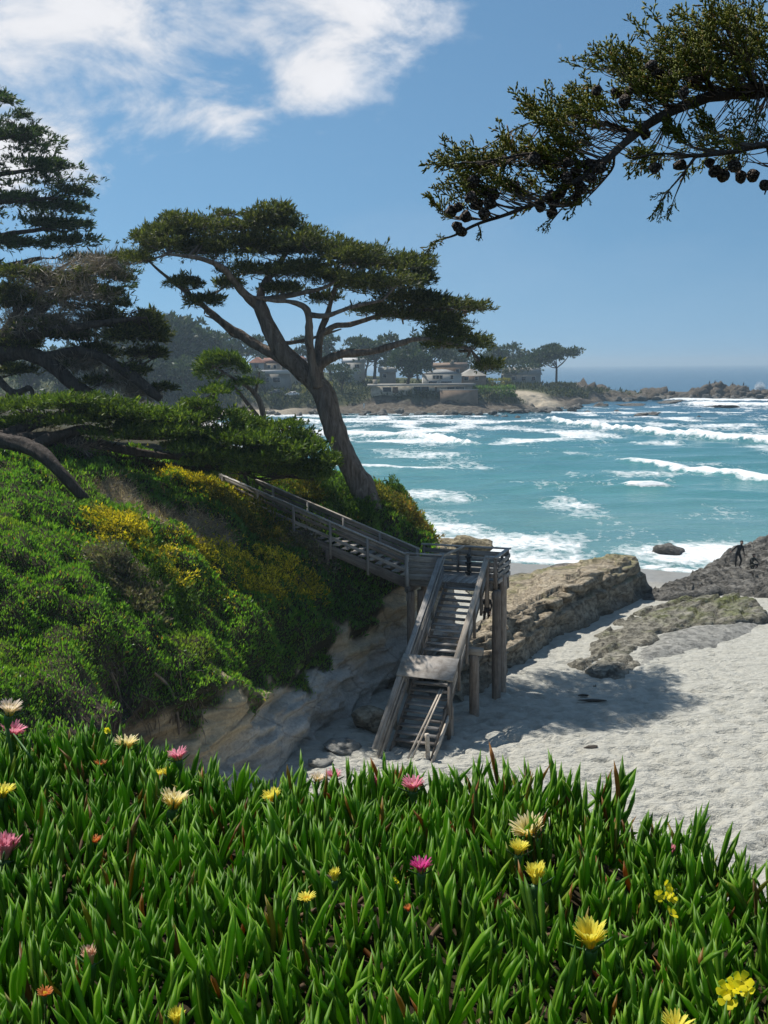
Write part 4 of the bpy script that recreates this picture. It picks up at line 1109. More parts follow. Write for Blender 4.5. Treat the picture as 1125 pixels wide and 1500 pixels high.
CY_LOW = leaf_mat('low_cypress_leaf', [(0, (.026, .052, .010)), (.5, (.058, .098, .017)), (.85, (.095, .14, .022)), (1, (.14, .17, .03))], .32)
TUFT6 = make_tuft(6, .80, .062, 21, True); TUFT6W = make_tuft(6, 1.0, .072, 22, True)
def pxr(D): return D / 1500.0
def skel(D, pts):
    """pts: (px, py, extra depth, radius px) -> world points, radii"""
    W_ = [P(a, b, D + c) for a, b, c, _ in pts]
    return np.array(W_), np.array([r * pxr(D) for *_, r in pts])
def cypress(name, label, D, base, limbs, pads, leafm, barkm, ntuft, tsize, depth=2.2, layers=3, sweep=(0, 0, .0), twigs=5, group=None, dead=None, ndead=0, deadpads=(), tuft=None, padz=1.0, trunk_seg=40, up=.55, gap=.22):
    tw, tr = skel(D, base)
    root = thing(name, label, 'tree', tw[0], group)
    V, F = tube(tw, tr, 28, trunk_seg, .17, 1.5, flute=.045); part('trunk', mesh_np('trunk', V, F, barkm, True), root)
    nodes = [catmull(tw, 30)[10:]]
    for lb in limbs:
        w, r = skel(D, lb); V, F = tube(w, r * .86, 12, 8 * len(lb), .20, 2.2, flute=.04)
        part('limb', mesh_np('limb', V, F, barkm, True), root); nodes.append(catmull(w, 24))
    nodes = np.concatenate(nodes)
    # sub-pads through the depth of the crown
    C, Rd, Wt = [], [], []
    for (a, b, rx, rz) in pads:
        for k in range(layers):
            off = (0 if k == 0 else RNG.uniform(-.45, 1)) * depth
            c = P(a + RNG.normal() * rx * .18, b + RNG.normal() * rz * .25, D + off)
            s = pxr(D); C.append(c); Rd.append((rx * s * RNG.uniform(.75, 1.05), max(rx * s * .75, .8), rz * s * .9 * padz)); Wt.append(rx * rz * 1.0)
    C, Rd, Wt = np.array(C), np.array(Rd), np.array(Wt); Wt = Wt ** .8; Wt /= Wt.sum()
    mb = MB()
    for c, r in zip(C, Rd):
        j = nodes[np.argmin(np.linalg.norm((nodes - c) * np.array([1, .7, 1.6]), axis=1))]
        v = c - j; m1 = j + v * .5 + np.array([0, 0, -.08 * np.linalg.norm(v)]) + RNG.normal(size=3) * .06 * np.linalg.norm(v)
        ln = np.linalg.norm(v); r0 = min(.075, .018 + .014 * ln)
        if ln > .3: mb.add(*tube([j, m1, c - np.array([0, 0, r[2] * .3])], [r0, r0 * .7, r0 * .4], 6, 9))
        for k in range(twigs):
            e = c + unit(1)[0] * r * np.array([.9, .9, .7]); q0 = m1 * .35 + c * .65
            mb.add(*tube([q0, (q0 + e) / 2 + RNG.normal(size=3) * .08, e], [r0 * .4, r0 * .28, .008], 4, 5))
    tag(part('branchlet_mass', mb.mesh('branchlet_mass', barkm), root), kind='stuff')
    k = RNG.choice(len(C), ntuft, p=Wt)
    u = unit(ntuft); u[:, 2] = np.where(u[:, 2] < -.35, -u[:, 2], u[:, 2])
    rr = RNG.uniform(0, 1, ntuft) ** .45
    lump = 1 + .38 * fbm(u * 1.9 + C[k] * 1.7, 3)
    p = C[k] + u * Rd[k] * (rr * lump)[:, None]
    d = u * np.array([.8, .8, .45]) + np.array([0, 0, up]) + np.array(sweep) + RNG.normal(size=u.shape) * .46
    keepm = fbm(p * np.array([.75, .6, 1.7]) + 31, 3) < gap
    p, d = p[keepm], d[keepm]; ntuft = len(p)
    sz = tsize * RNG.uniform(.5, 1.4, ntuft) * np.where(RNG.uniform(size=ntuft) < .05, 1.7, 1.0)
    V, F = scatter(*(tuft or TUFT6), frames(d), sz, p)
    tag(part('crown', mesh_np('crown', V, F, leafm), root), kind='stuff')
    if ndead:
        dc = np.array([P(a + RNG.normal() * 4, b, D + RNG.uniform(-depth, depth) * .7) for a, b, _, _ in deadpads for _ in range(3)])
        dr = np.array([(rx * pxr(D), 1.0, rz * pxr(D)) for _, _, rx, rz in deadpads for _ in range(3)])
        k = RNG.integers(0, len(dc), ndead); u = unit(ndead)
        p = dc[k] + u * dr[k] * (RNG.uniform(0, 1, ndead) ** .5)[:, None]
        d = RNG.normal(size=u.shape) * .8 + np.array([.5, 0, .15])
        V, F = scatter(*TUFT_D, frames(d), tsize * RNG.uniform(1.0, 2.2, ndead), p)
        tag(part('dead_twig_mass', mesh_np('dead_twig_mass', V, F, DEADT), root), kind='stuff')
    return root
TUFT_D = make_tuft(6, 1.2, .022, 33)
# ---- the big leaning cypress above the stairs
cypress('cypress_tree', 'tall wind-shaped cypress with a leaning forked trunk above the stairs', 46,
  [(543, 765, -.2, 22), (535, 725, 0, 19), (518, 692, 0, 17), (500, 655, 0, 16), (487, 615, 0, 16), (477, 585, 0, 17), (462, 560, 0, 15), (435, 536, 0, 13), (408, 506, 0, 12), (391, 472, .1, 11), (378, 443, .2, 9)],
  [[(378, 448, .2, 9), (356, 428, -.2, 7), (338, 406, -.6, 6), (322, 390, -1, 4.5), (290, 378, -1.4, 3.5), (245, 372, -1.6, 2)],
   [(380, 446, .2, 8), (387, 418, .6, 6), (406, 390, 1.0, 5), (420, 370, 1.3, 3.5), (440, 350, 1.6, 2)],
   [(438, 541, 0, 11), (420, 531, .4, 10), (394, 515, .8, 9), (361, 496, 1.2, 8), (325, 472, 1.5, 6.5), (298, 448, 1.8, 5), (270, 425, 2.0, 4), (235, 398, 2.2, 2.5), (210, 375, 2.3, 1.5)],
   [(466, 566, -.3, 10), (458, 535, -.6, 8), (453, 500, -.8, 7), (452, 465, -.9, 6), (446, 450, -1, 5), (425, 442, -1.2, 4), (398, 440, -1.4, 3), (360, 432, -1.6, 1.5)],
   [(468, 560, .3, 9), (466, 520, .6, 7), (470, 485, 1.0, 6), (480, 460, 1.3, 5), (488, 430, 1.6, 4), (500, 395, 1.9, 2.5), (515, 370, 2, 1.5)],
   [(462, 545, .2, 9), (478, 528, 0, 8), (504, 518, -.3, 7), (545, 515, -.6, 5.5), (586, 503, -.9, 5), (612, 497, -1.1, 4), (650, 500, -1.2, 3), (690, 513, -1.3, 2)],
   [(468, 492, 1, 6), (490, 478, .9, 5), (515, 475, .8, 4.5), (555, 463, .7, 4), (602, 456, .5, 3), (655, 452, .3, 2)],
   [(378, 440, .2, 6), (405, 436, 0, 5), (440, 430, -.4, 4), (478, 420, -.7, 3), (505, 402, -1, 2)],
   [(452, 462, -.9, 5), (480, 462, -1.4, 4), (515, 450, -1.8, 3), (560, 440, -2.2, 2)],
   [(360, 495, 1.2, 4), (340, 490, 1.8, 3), (318, 470, 2.4, 2), (300, 462, 2.6, 1.2)],
   [(406, 504, 0, 4), (440, 500, .6, 3), (475, 490, 1.0, 2), (500, 482, 1.2, 1.2)]],
  [(215, 350, 24, 12), (245, 338, 42, 15), (300, 335, 55, 18), (355, 335, 50, 20), (400, 332, 42, 23), (260, 368, 55, 16), (325, 368, 60, 20), (385, 372, 55, 24), (440, 360, 45, 24), (480, 372, 45, 26),
   (520, 385, 45, 24), (560, 392, 40, 18), (598, 390, 32, 15), (610, 412, 32, 14), (440, 400, 55, 20), (500, 415, 50, 18), (560, 425, 60, 18), (610, 440, 50, 15), (650, 447, 42, 13), (685, 455, 26, 8),
   (640, 470, 40, 12), (665, 485, 42, 16), (690, 508, 30, 15), (712, 535, 20, 7), (650, 505, 30, 10), (205, 382, 26, 9), (270, 420, 32, 12), (300, 440, 36, 10), (340, 418, 24, 8), (415, 425, 36, 10), (370, 400, 50, 14),
   (540, 455, 45, 9), (590, 465, 40, 8), (470, 440, 30, 8), (415, 314, 14, 7), (335, 318, 18, 6), (255, 322, 20, 6)],
  CY_MAIN, BARK, 45000, .31, depth=3.8, layers=3, sweep=(.30, 0, 0), twigs=6, gap=.32)
# ---- tall dark cypress behind, at the frame's left
cypress('cypress_tree', 'tall dark tiered cypress rising behind the brown twiggy one', 58,
  [(-75, 640, 0, 26), (-70, 480, 0, 22), (-62, 330, 0, 17), (-58, 210, 0, 10), (-55, 110, 0, 4)],
  [[(-64, 420, 0, 9), (-20, 402, -.4, 7), (20, 388, -.8, 5), (60, 378, -1, 3)], [(-64, 360, 0, 8), (0, 345, .5, 5), (70, 335, .8, 3)], [(-62, 300, 0, 7), (0, 295, -.6, 5), (80, 290, -1, 2.5)],
   [(-60, 260, 0, 6), (0, 255, .3, 4), (75, 245, .6, 2)], [(-60, 210, 0, 5), (-10, 205, -.3, 3), (45, 195, -.5, 1.5)], [(-66, 440, 0, 8), (-10, 440, .8, 6), (60, 425, 1.2, 3), (120, 405, 1.4, 2)]],
  [(10, 172, 30, 12), (-5, 150, 24, 8), (35, 195, 40, 14), (60, 215, 45, 14), (45, 240, 60, 16), (85, 250, 42, 14), (60, 272, 70, 16), (105, 282, 32, 12), (40, 298, 70, 14), (85, 308, 52, 14), (112, 335, 32, 12), (60, 335, 60, 13), (30, 358, 60, 13), (95, 360, 50, 13),
   (120, 380, 40, 10), (150, 400, 40, 12), (165, 425, 28, 11), (-50, 200, 60, 20), (-60, 260, 70, 22), (-60, 320, 70, 22), (-60, 380, 70, 20), (-50, 140, 40, 20), (20, 400, 50, 10), (60, 412, 50, 11), (110, 422, 45, 11), (20, 438, 55, 12), (150, 440, 30, 9)],
  CY_DARK, BARK_D, 24000, .44, depth=2.6, layers=2, sweep=(.75, 0, .0), twigs=4, gap=.06, padz=.8)
# ---- brown twiggy cypress at the left
cypress('cypress_tree', 'shaggy cypress full of bare brown twigs with green ends', 49,
  [(-60, 640, 0, 34), (-50, 590, 0, 28), (-30, 540, 0, 22), (-5, 510, 0, 17)],
  [[(-20, 530, 0, 18), (30, 515, -.3, 13), (75, 535, -.5, 12), (105, 560, -.7, 11), (135, 578, -.9, 8)], [(-10, 515, 0, 13), (40, 470, .3, 10), (95, 420, .6, 7), (150, 385, .8, 5), (195, 368, 1, 2.5)],
   [(-10, 500, 0, 12), (50, 490, -.6, 9), (110, 480, -1, 7), (170, 470, -1.2, 4), (215, 465, -1.3, 2)], [(60, 525, -.4, 9), (120, 515, -.8, 8), (170, 535, -1.0, 8), (205, 560, -1.1, 9), (235, 585, -1.2, 6)],
   [(0, 500, .5, 9), (40, 440, 1, 7), (80, 400, 1.2, 4), (120, 375, 1.3, 2)], [(-20, 540, -.5, 8), (20, 575, -1, 6), (45, 570, -1.2, 4), (50, 610, -1.2, 2)]],
  [(190, 455, 36, 14), (215, 470, 28, 14), (226, 498, 24, 12), (208, 520, 28, 14), (180, 495, 36, 18), (150, 470, 42, 16), (195, 545, 22, 8), (232, 520, 16, 8), (110, 495, 46, 16), (60, 480, 50, 16), (30, 505, 40, 14), (140, 520, 30, 12), (100, 415, 30, 8), (150, 432, 30, 9), (30, 400, 30, 8), (60, 440, 40, 10), (120, 455, 40, 12), (20, 450, 40, 12), (170, 410, 30, 9), (90, 540, 40, 9), (150, 560, 30, 8), (20, 545, 40, 10), (235, 570, 16, 7), (60, 405, 50, 10), (125, 400, 40, 9), (30, 425, 50, 10), (90, 430, 50, 10), (180, 380, 22, 6)],
  CY_MAIN, BARK_D, 24000, .37, depth=1.6, layers=3, sweep=(.4, 0, 0), twigs=5, gap=.16, padz=.8, ndead=1800,
  deadpads=[(100, 398, 95, 18), (50, 430, 70, 22), (120, 432, 60, 18), (150, 385, 40, 12), (205, 575, 34, 10), (30, 470, 50, 20), (100, 470, 60, 20), (175, 556, 26, 9), (120, 530, 40, 8)])
# ---- low spreading cypress along the brow of the bluff
hb = hit(128, 735); tb = np.array(hb[0]) if hb else P(128, 735, 35)
DT = float(tb[1])
cypress('cypress_tree', 'low spreading cypress with a flat green canopy over the bluff brow', 40,
  [(142, 748, DT - 40 + .3, 4), (118, 724, DT - 40, 6), (88, 692, DT - 40, 7.5), (60, 664, DT - 39.6, 9), (25, 650, DT - 39, 10), (-30, 640, DT - 38.5, 12), (-70, 620, DT - 38, 13)],
  [[(10, 648, -1.5, 13), (70, 640, -.6, 10), (140, 650, .2, 8), (210, 664, 1, 7), (280, 672, 1.6, 5), (350, 680, 2.2, 3)], [(40, 655, -1.6, 10), (120, 630, 0, 8), (200, 640, 1.5, 6), (300, 640, 3, 5), (400, 660, 4, 3)],
   [(0, 640, -1, 12), (80, 610, 0, 8), (160, 600, 1, 5), (240, 610, 2, 3)], [(200, 640, 1.5, 5), (260, 610, 2.2, 3.5), (300, 585, 2.6, 2.5), (330, 565, 2.8, 1.2)],
   [(300, 640, 3, 4), (370, 625, 4, 3), (430, 615, 4.8, 1.5)]],
  [(30, 598, 45, 10), (90, 588, 50, 10), (145, 598, 50, 12), (60, 622, 50, 11), (120, 618, 55, 12), (180, 612, 55, 13), (235, 612, 50, 14), (285, 612, 50, 13), (325, 612, 40, 11), (365, 622, 40, 12), (200, 636, 60, 13), (260, 640, 60, 14), (320, 642, 60, 16), (375, 650, 55, 18), (420, 660, 45, 18),
   (455, 665, 36, 16), (478, 680, 22, 12), (440, 686, 40, 12), (390, 682, 45, 12), (335, 672, 45, 10), (290, 594, 30, 6), (318, 574, 22, 5), (275, 660, 45, 9), (20, 625, 40, 10), (-20, 600, 50, 14), (420, 626, 22, 5), (440, 640, 26, 6), (400, 695, 34, 8), (350, 692, 34, 7), (462, 700, 26, 8), (300, 682, 34, 7)],
  CY_LOW, BARK_D, 29000, .30, depth=2.4, layers=3, sweep=(.15, -.1, .1), twigs=3, tuft=TUFT6W, padz=.85, ndead=700, deadpads=[(60, 650, 50, 10), (110, 655, 36, 8)], up=.9, gap=.6)
# ---- small windswept tree beyond
cypress('cypress_tree', 'small windswept tree bent to one side beyond the low canopy', 62,
  [(386, 618, 0, 4.5), (384, 600, 0, 4), (378, 583, 0, 3.6), (368, 570, 0, 3)],
  [[(372, 574, 0, 3.5), (355, 562, -.2, 3), (335, 550, -.3, 2), (310, 535, -.4, 1.2)], [(378, 610, .2, 3.6), (362, 590, .3, 3.2), (348, 572, .4, 2.5), (335, 560, .4, 1.5)], [(374, 576, 0, 3), (378, 560, .2, 2), (380, 545, .2, 1)]],
  [(315, 530, 24, 13), (300, 548, 16, 12), (335, 540, 28, 16), (330, 525, 20, 10), (355, 548, 26, 16), (372, 556, 18, 14), (345, 562, 28, 10), (318, 556, 22, 10)],
  CY_LOW, BARK, 3800, .42, depth=1.2, layers=2, sweep=(-.9, 0, .35), twigs=3)
# ================================================================== ROCKS ON THE BEACH, PEOPLE
def m_rock(name, lo, mid_, hi, moss=None, mossz=(9, 10), wetz=(-.2, .35), bumpd=.12):
    m = M(name, .85, .3)
    pos = m.pos(); st = m.noise(m.pos((.8, .8, 3.0), rot=(.2, .1, .6)), 1.5, 7, .65, .5); gr = m.noise(pos, 8, 6, .68)
    c = m.ramp(st, [(.3, lo), (.52, mid_), (.75, hi)])
    c = m.mix(m.rng(gr, .45, .75, 0, .55), c, tuple(v * .6 for v in lo))
    pit = m.rng(m.noise(m.pos((1, 1, 1.6), rot=(.1, .2, .56)), 3.2, 6, .7, .4), .50, .66)
    c = m.mix(m.math('MULTIPLY', pit, .5), c, tuple(v * .28 for v in lo))
    sp = m.n('ShaderNodeSeparateXYZ'); m.l(m.n('ShaderNodeNewGeometry').outputs['Position'], sp.inputs[0])
    if moss:
        up = m.n('ShaderNodeSeparateXYZ'); m.l(m.n('ShaderNodeNewGeometry').outputs['Normal'], up.inputs[0])
        f = m.math('MULTIPLY', m.rng(up.outputs[2], .55, .9), m.rng(m.math('ADD', m.noise(pos, .45, 5, .65), m.math('MULTIPLY', m.rng(sp.outputs[1], *mossz), .22)), .60, .80))
        c = m.mix(m.math('MULTIPLY', f, .8), c, m.ramp(gr, [(.3, tuple(v * .55 for v in moss)), (.7, moss)]))
    wz = m.math('ADD', sp.outputs[2], m.math('MULTIPLY', m.math('SUBTRACT', m.noise(pos, 1.2, 3), .5), .5))
    wet = m.rng(wz, wetz[1], wetz[0]); c = m.mix(m.math('MULTIPLY', wet, .6), c, tuple(v * .45 for v in lo))
    m.color(c); m.l(m.rng(wet, 0, 1, .88, .5), m.b.inputs['Roughness'])
    m.bump(m.math('SUBTRACT', m.math('ADD', st, m.math('MULTIPLY', gr, .7)), m.math('MULTIPLY', pit, .8)), 1.0, bumpd); return m.m
LEDGE_M = m_rock('sandstone_ledge', (.13, .105, .072), (.34, .285, .205), (.50, .44, .335), (.20, .20, .07), (50, 62), bumpd=.08)
FLAT_M = m_rock('algae_rock', (.12, .11, .085), (.24, .225, .18), (.36, .34, .285), (.15, .18, .035), (42, 56), (-.35, .05))
APRON_M = m_rock('wet_grey_rock', (.17, .17, .155), (.27, .265, .24), (.38, .37, .34), None, wetz=(-.5, -.3), bumpd=.05)
DARK_M = m_rock('dark_shore_rock', (.055, .052, .046), (.16, .152, .135), (.30, .285, .25), None, wetz=(-.8, -.2))
TANR_M = m_rock('tan_shore_rock', (.16, .13, .075), (.30, .25, .155), (.42, .36, .25), None, wetz=(-.9, -.3))
# ---- the long tilted ledge
AX = catmull(np.array([(2.4, 39.0, 0), (5.1, 43.3, 0), (7.6, 47.6, 0), (10.6, 52.5, 0), (13.4, 56.8, 0), (15.8, 60.6, 0)]), 220)[:, :2]
tg = np.gradient(AX, axis=0); tg /= np.linalg.norm(tg, axis=1)[:, None]; nl = np.stack([-tg[:, 1], tg[:, 0]], 1)
uu = np.linspace(0, 1, 220)
hu = np.interp(uu, [0, .1, .25, .5, .8, .95, .985, 1], [1.0, 1.45, 1.75, 1.9, 2.05, 2.0, 1.6, -.4]) + .14 * fbm(np.stack([uu * 22, uu * 0, uu * 0], 1), 3)
prof_w = np.array([-.75, -.50, -.38, -.26, -.18, -.02, .12, .24, .36, .52, .8, 1.5, 2.2, 3.0, 3.8, 4.6, 5.6, 6.8, 8.2, 9.5])
prof_h = np.array([-.5, 0.0, .12, .30, .46, .50, .52, .70, .90, .98, 1.0, .97, .90, .82, .70, .58, .42, .24, .02, -.3])
wi = np.interp(np.linspace(0, 1, 90), np.linspace(0, 1, 20), prof_w); hi_ = np.interp(np.linspace(0, 1, 90), np.linspace(0, 1, 20), prof_h)
wn_ = wi[None] + .28 * fbm(np.stack([uu[:, None] * 30 + 0 * wi[None], uu[:, None] * 0 + hi_[None] * 1.4, 0 * uu[:, None] + 0 * wi[None]], -1), 3) * (hi_[None] > -.2)
hz_ = np.where(hi_[None] > 0, hi_[None] * hu[:, None], hi_[None])
LX = AX[:, None, 0] + nl[:, None, 0] * wn_; LY = AX[:, None, 1] + nl[:, None, 1] * wn_
wscale = np.interp(uu, [0, .3, .55, .75, 1], [.36, .36, .52, 1.0, .95])[:, None]
wn_ = np.where(wn_ > .5, .5 + (wn_ - .5) * wscale, wn_)
LX = AX[:, None, 0] + nl[:, None, 0] * wn_; LY = AX[:, None, 1] + nl[:, None, 1] * wn_
terr = fbm(np.stack([uu[:, None] * 7 + 0 * wi, wi[None] * .8 + 0 * uu[:, None], 0 * uu[:, None] + 0 * wi], -1), 4)
ft_ = fbm(np.stack([uu[:, None] * 40 + 0 * wi, wi[None] * 2.2 + 0 * uu[:, None], 0 * uu[:, None] + 0 * wi], -1), 3)
topm = sstep(.25, .6, wi)[None] * (1 - sstep(7.0, 8.5, wi))[None]
qz = .24; zq = (np.floor(hz_ / qz + .9 * terr) + .18 * ft_) * qz
hz_ = hz_ * (1 - topm) + topm * (zq * .85 + hz_ * .15)
LG = np.stack([LX, LY, hz_ - .25 * sstep(.6, 1, uu)[:, None]], -1)
ledge = thing('rock_ledge', 'long tilted sandstone ledge with blocky broken face beyond the stair piles', 'rock ledge', (8, 49, 0))
part('slab', mesh_np('slab', LG.reshape(-1, 3), grid_faces(220, 90), LEDGE_M, False), ledge)
def ico(sub):
    import bmesh
    bm = bmesh.new(); bmesh.ops.create_icosphere(bm, subdivisions=sub, radius=1.0)
    V = np.array([v.co for v in bm.verts]); F = np.array([[v.index for v in f.verts] for f in bm.faces]); bm.free(); return V, F
ICO3, ICO4 = ico(3), ico(4)
def rock_mesh(name, seed, mat, blocky=.5, rough=.22, flat=.6, sub=None, jag=0.0):
    V, F = sub or ICO3; rg = np.random.default_rng(seed); V = V.copy()
    for k in range(9):                                  # cut by random planes for broken faces
        n = rg.normal(size=3); n /= np.linalg.norm(n); d = rg.uniform(.45, .85)
        e = V @ n - d; V = V - n[None] * np.clip(e, 0, None)[:, None] * blocky * 1.6
    r = 1 + rough * fbm(V * 1.8 + seed * 3.7, 4) + jag * (np.abs(fbm(V * 2.3 + seed, 4)) - .3)
    V = V * r[:, None]; V[:, 2] *= flat
    return mesh_np(name, V, F, mat, False)
def block_mesh(seed):
    V, F = ICO3; p_ = 7.0; V = V / ((np.abs(V) ** p_).sum(1) ** (1 / p_))[:, None]; rg = np.random.default_rng(seed)
    n = rg.normal(size=3); n /= np.linalg.norm(n); V = V - n * np.clip(V @ n - .95, 0, None)[:, None]
    V = V + .10 * fbm(V * 1.5 + seed, 4)[:, None] * V + V[:, [1, 2, 0]] * rg.normal(size=3) * .10
    return mesh_np('block', V, F, LEDGE_M, False)
BLK = [block_mesh(40 + k) for k in range(9)]
for k in range(18):
    i = int(16 + k * 10.6 + RNG.uniform(-2.5, 2.5)); i = min(i, 206); lay = RNG.uniform(.42, .86)
    sx_b, sz_b = RNG.uniform(.55, 1.25), RNG.uniform(.20, .40)
    hgt = hu[i] * lay; w_ = -.02 + .2 * lay + RNG.uniform(-.05, .12)
    p = np.array([AX[i, 0] + nl[i, 0] * w_, AX[i, 1] + nl[i, 1] * w_, hgt - .25 * sstep(.6, 1, uu[i]) - .05])
    o = bpy.data.objects.new('block', BLK[k % 9]); COL.objects.link(o); o.parent = ledge; o.matrix_parent_inverse = Matrix.Translation(-Vector(ledge.location))
    a = math.atan2(tg[i, 1], tg[i, 0])
    o.matrix_basis = Matrix.Translation(Vector(p)) @ Matrix.Rotation(a + RNG.normal() * .10, 4, 'Z') @ Matrix.Rotation(RNG.normal() * .09, 4, 'Y') @ Matrix.Diagonal((sx_b, RNG.uniform(.28, .42), sz_b, 1))
# ---- height-field rocks
def poly_sd(X, Y, poly):
    poly = np.asarray(poly, float); d = np.full(X.shape, 1e9); ins = np.zeros(X.shape, bool); n = len(poly)
    for i in range(n):
        a, b = poly[i], poly[(i + 1) % n]; e = b - a; w0, w1 = X - a[0], Y - a[1]
        t = np.clip((w0 * e[0] + w1 * e[1]) / (e @ e), 0, 1); d = np.minimum(d, np.hypot(w0 - e[0] * t, w1 - e[1] * t))
        c = ((a[1] <= Y) & (b[1] > Y)) | ((b[1] <= Y) & (a[1] > Y))
        xi = a[0] + (Y - a[1]) * e[0] / (e[1] if abs(e[1]) > 1e-9 else 1e-9); ins ^= c & (X < xi)
    return np.where(ins, d, -d)
def field_rock(name, label, poly, hfun, mat, res, pad=1.0):
    poly = np.array(poly); x0, y0 = poly.min(0) - pad; x1, y1 = poly.max(0) + pad
    X, Y = np.meshgrid(np.arange(x0, x1, res), np.arange(y0, y1, res), indexing='ij'); sd = poly_sd(X, Y, poly)
    Z = hfun(X, Y, sd); V = np.stack([X, Y, Z], -1).reshape(-1, 3); F = grid_faces(*X.shape)
    ok = (sd.ravel()[F] > -pad * .6).any(1); F = F[ok]
    u, inv = np.unique(F, return_inverse=True)
    return tag(obj(name, mesh_np(name, V[u], inv.reshape(-1, 4), mat, False)), label, 'rock')
fp = [G(a, b, .1)[:2] for a, b in ((862, 1009), (900, 990), (940, 978), (930, 958), (969, 928), (1016, 914), (1075, 912), (1123, 904), (1116, 872), (1068, 862), (1010, 868), (955, 878), (905, 905), (865, 935), (835, 972), (872, 988))]
def fh(X, Y, sd):
    p = np.stack([X, Y, X * 0], -1); n_ = fbm(p * np.array([1.1, .8, 1]), 5); t = sstep(8, 21, X)
    c_ = X * .85 - Y * .53; al = X * .53 + Y * .85
    s_ = c_ * .62 + .55 * fbm(np.stack([c_ * .5, al * .16, X * 0], -1), 4); saw = s_ - np.floor(s_)
    s2 = c_ * 1.9 + .7 * fbm(np.stack([c_ * .9, al * .3, X * 0 + 5], -1), 3); saw2 = s2 - np.floor(s2)
    return sand_z(X, Y) - .32 + sstep(-.1, .25, sd + .45 * n_) * (.22 + .30 * t) + (.20 * saw + .10 * saw2) * sstep(-.3, .3, sd) + .08 * n_ + .18 * sstep(.3, 2.6, sd)
field_rock('flat_rock', 'low flat rock with green algae lying on the sand', fp, fh, FLAT_M, .11)
ap = [G(a, b, .02)[:2] for a, b in ((930, 985), (968, 966), (1050, 948), (1095, 934), (1128, 912), (1120, 896), (1016, 905), (960, 925), (925, 955))]
field_rock('smooth_rock', 'smooth pale grey rock apron along the algae rock', ap, lambda X, Y, sd: sand_z(X, Y) - .12 + .30 * sstep(-.2, 1.3, sd) + .035 * fbm(np.stack([X * 1.3, Y, X * 0], -1), 4), APRON_M, .14)
rp = [(14.6, 57.5), (16.5, 60.5), (18.6, 63.6), (21.5, 67), (24, 71.5), (29, 78), (44, 84), (54, 70), (44, 60), (30, 56.6), (24.4, 57.0), (20, 58.6), (17, 57.2)]
def rh(X, Y, sd):
    p = np.stack([X, Y, X * 0], -1); r_ = 1 - np.abs(fbm(p * np.array([1.0, 1.4, 1]), 5)); c_ = X * .6 - Y * .8; al = X * .8 + Y * .6
    q_ = fbm(np.stack([c_ * .8, al * .25, X * 0], -1), 4); s_ = c_ * .55 + .8 * q_; saw = s_ - np.floor(s_)
    return -1.15 + .85 * sstep(-.4, .7, sd + .5 * q_) + .35 * sstep(.5, 7, sd) + (.38 * (r_ - .6) + .42 * saw) * sstep(-.3, .6, sd)
field_rock('shore_rock', 'dark rugged shore rock where two people stand by the surf', rp, rh, DARK_M, .19)
rz_at = lambda x, y: float(rh(np.array([[x]]), np.array([[y]]), poly_sd(np.array([[x]]), np.array([[y]]), rp))[0, 0])
def lone_rock(name, label, c, s, seed, mat, group=None, sub=None, rz=0):
    o = obj(name, rock_mesh(name, seed, mat, .5, .2, 1.0, sub)); o.location = Vector([float(v) for v in c]); o.scale = s; o.rotation_euler = (0, 0, rz)
    return tag(o, label, 'rock', group)
lone_rock('sea_rock', 'dark angular rock awash in the foam off the ledge', G(980, 808, -.75), (1.25, 1.3, .75), 3, DARK_M, sub=ICO4, rz=.4)
lone_rock('shore_boulder', 'pale tan boulder behind the landing at the water', G(690, 806, -.4), (2.0, 1.8, 1.0), 5, TANR_M, sub=ICO4)
lone_rock('shore_boulder', 'flat tan rock shelf behind the landing, beside a paler boulder', G(650, 806, -.4), (2.4, 2.0, 1.1), 6, TANR_M, sub=ICO4)
lone_rock('beach_boulder', 'rounded boulder half buried beside the lower stair rail', G(540, 1056, .1), (.75, .9, .55), 8, LEDGE_M, sub=ICO4)
lone_rock('beach_boulder', 'low boulder at the cliff foot in the sand', G(500, 1095, .0), (.7, .6, .28), 9, APRON_M, sub=ICO4)
lone_rock('beach_boulder', 'small flat stone on the sand below the cliff foot', G(470, 1118, .0), (.5, .45, .2), 12, APRON_M)
for k, (a, b, s_, l_) in enumerate(((770, 852, 1.0, 'thin rock slab on the sand nearest the landing corner'), (800, 843, 1.6, 'low dark slab on the sand above the ledge top'), (845, 833, 1.9, 'low rock slab at the wet sand edge behind the ledge'))):
    lone_rock('rock_slab', l_, G(a, b, -.3), (s_, s_ * .8, .22), 20 + k, TANR_M if k < 1 else DARK_M)
for k, (a, b) in enumerate(((867, 1026), (854, 1018))):
    o = lone_rock('kelp_scrap', ['dark strand of kelp on the sand near the flat rock tip', 'small dark kelp scrap beside the longer strand'][k], G(a, b, .03), (.55 - .3 * k, .12, .06), 30 + k, plain('kelp', (.03, .025, .018), .6)); o['category'] = 'kelp'
o = lone_rock('kelp_scrap', 'lone tangle of dark kelp on open sand beyond the tree shadow', G(866, 1094, .02), (.28, .12, .06), 33, plain('kelp_b', (.05, .04, .03), .7)); o['category'] = 'kelp'
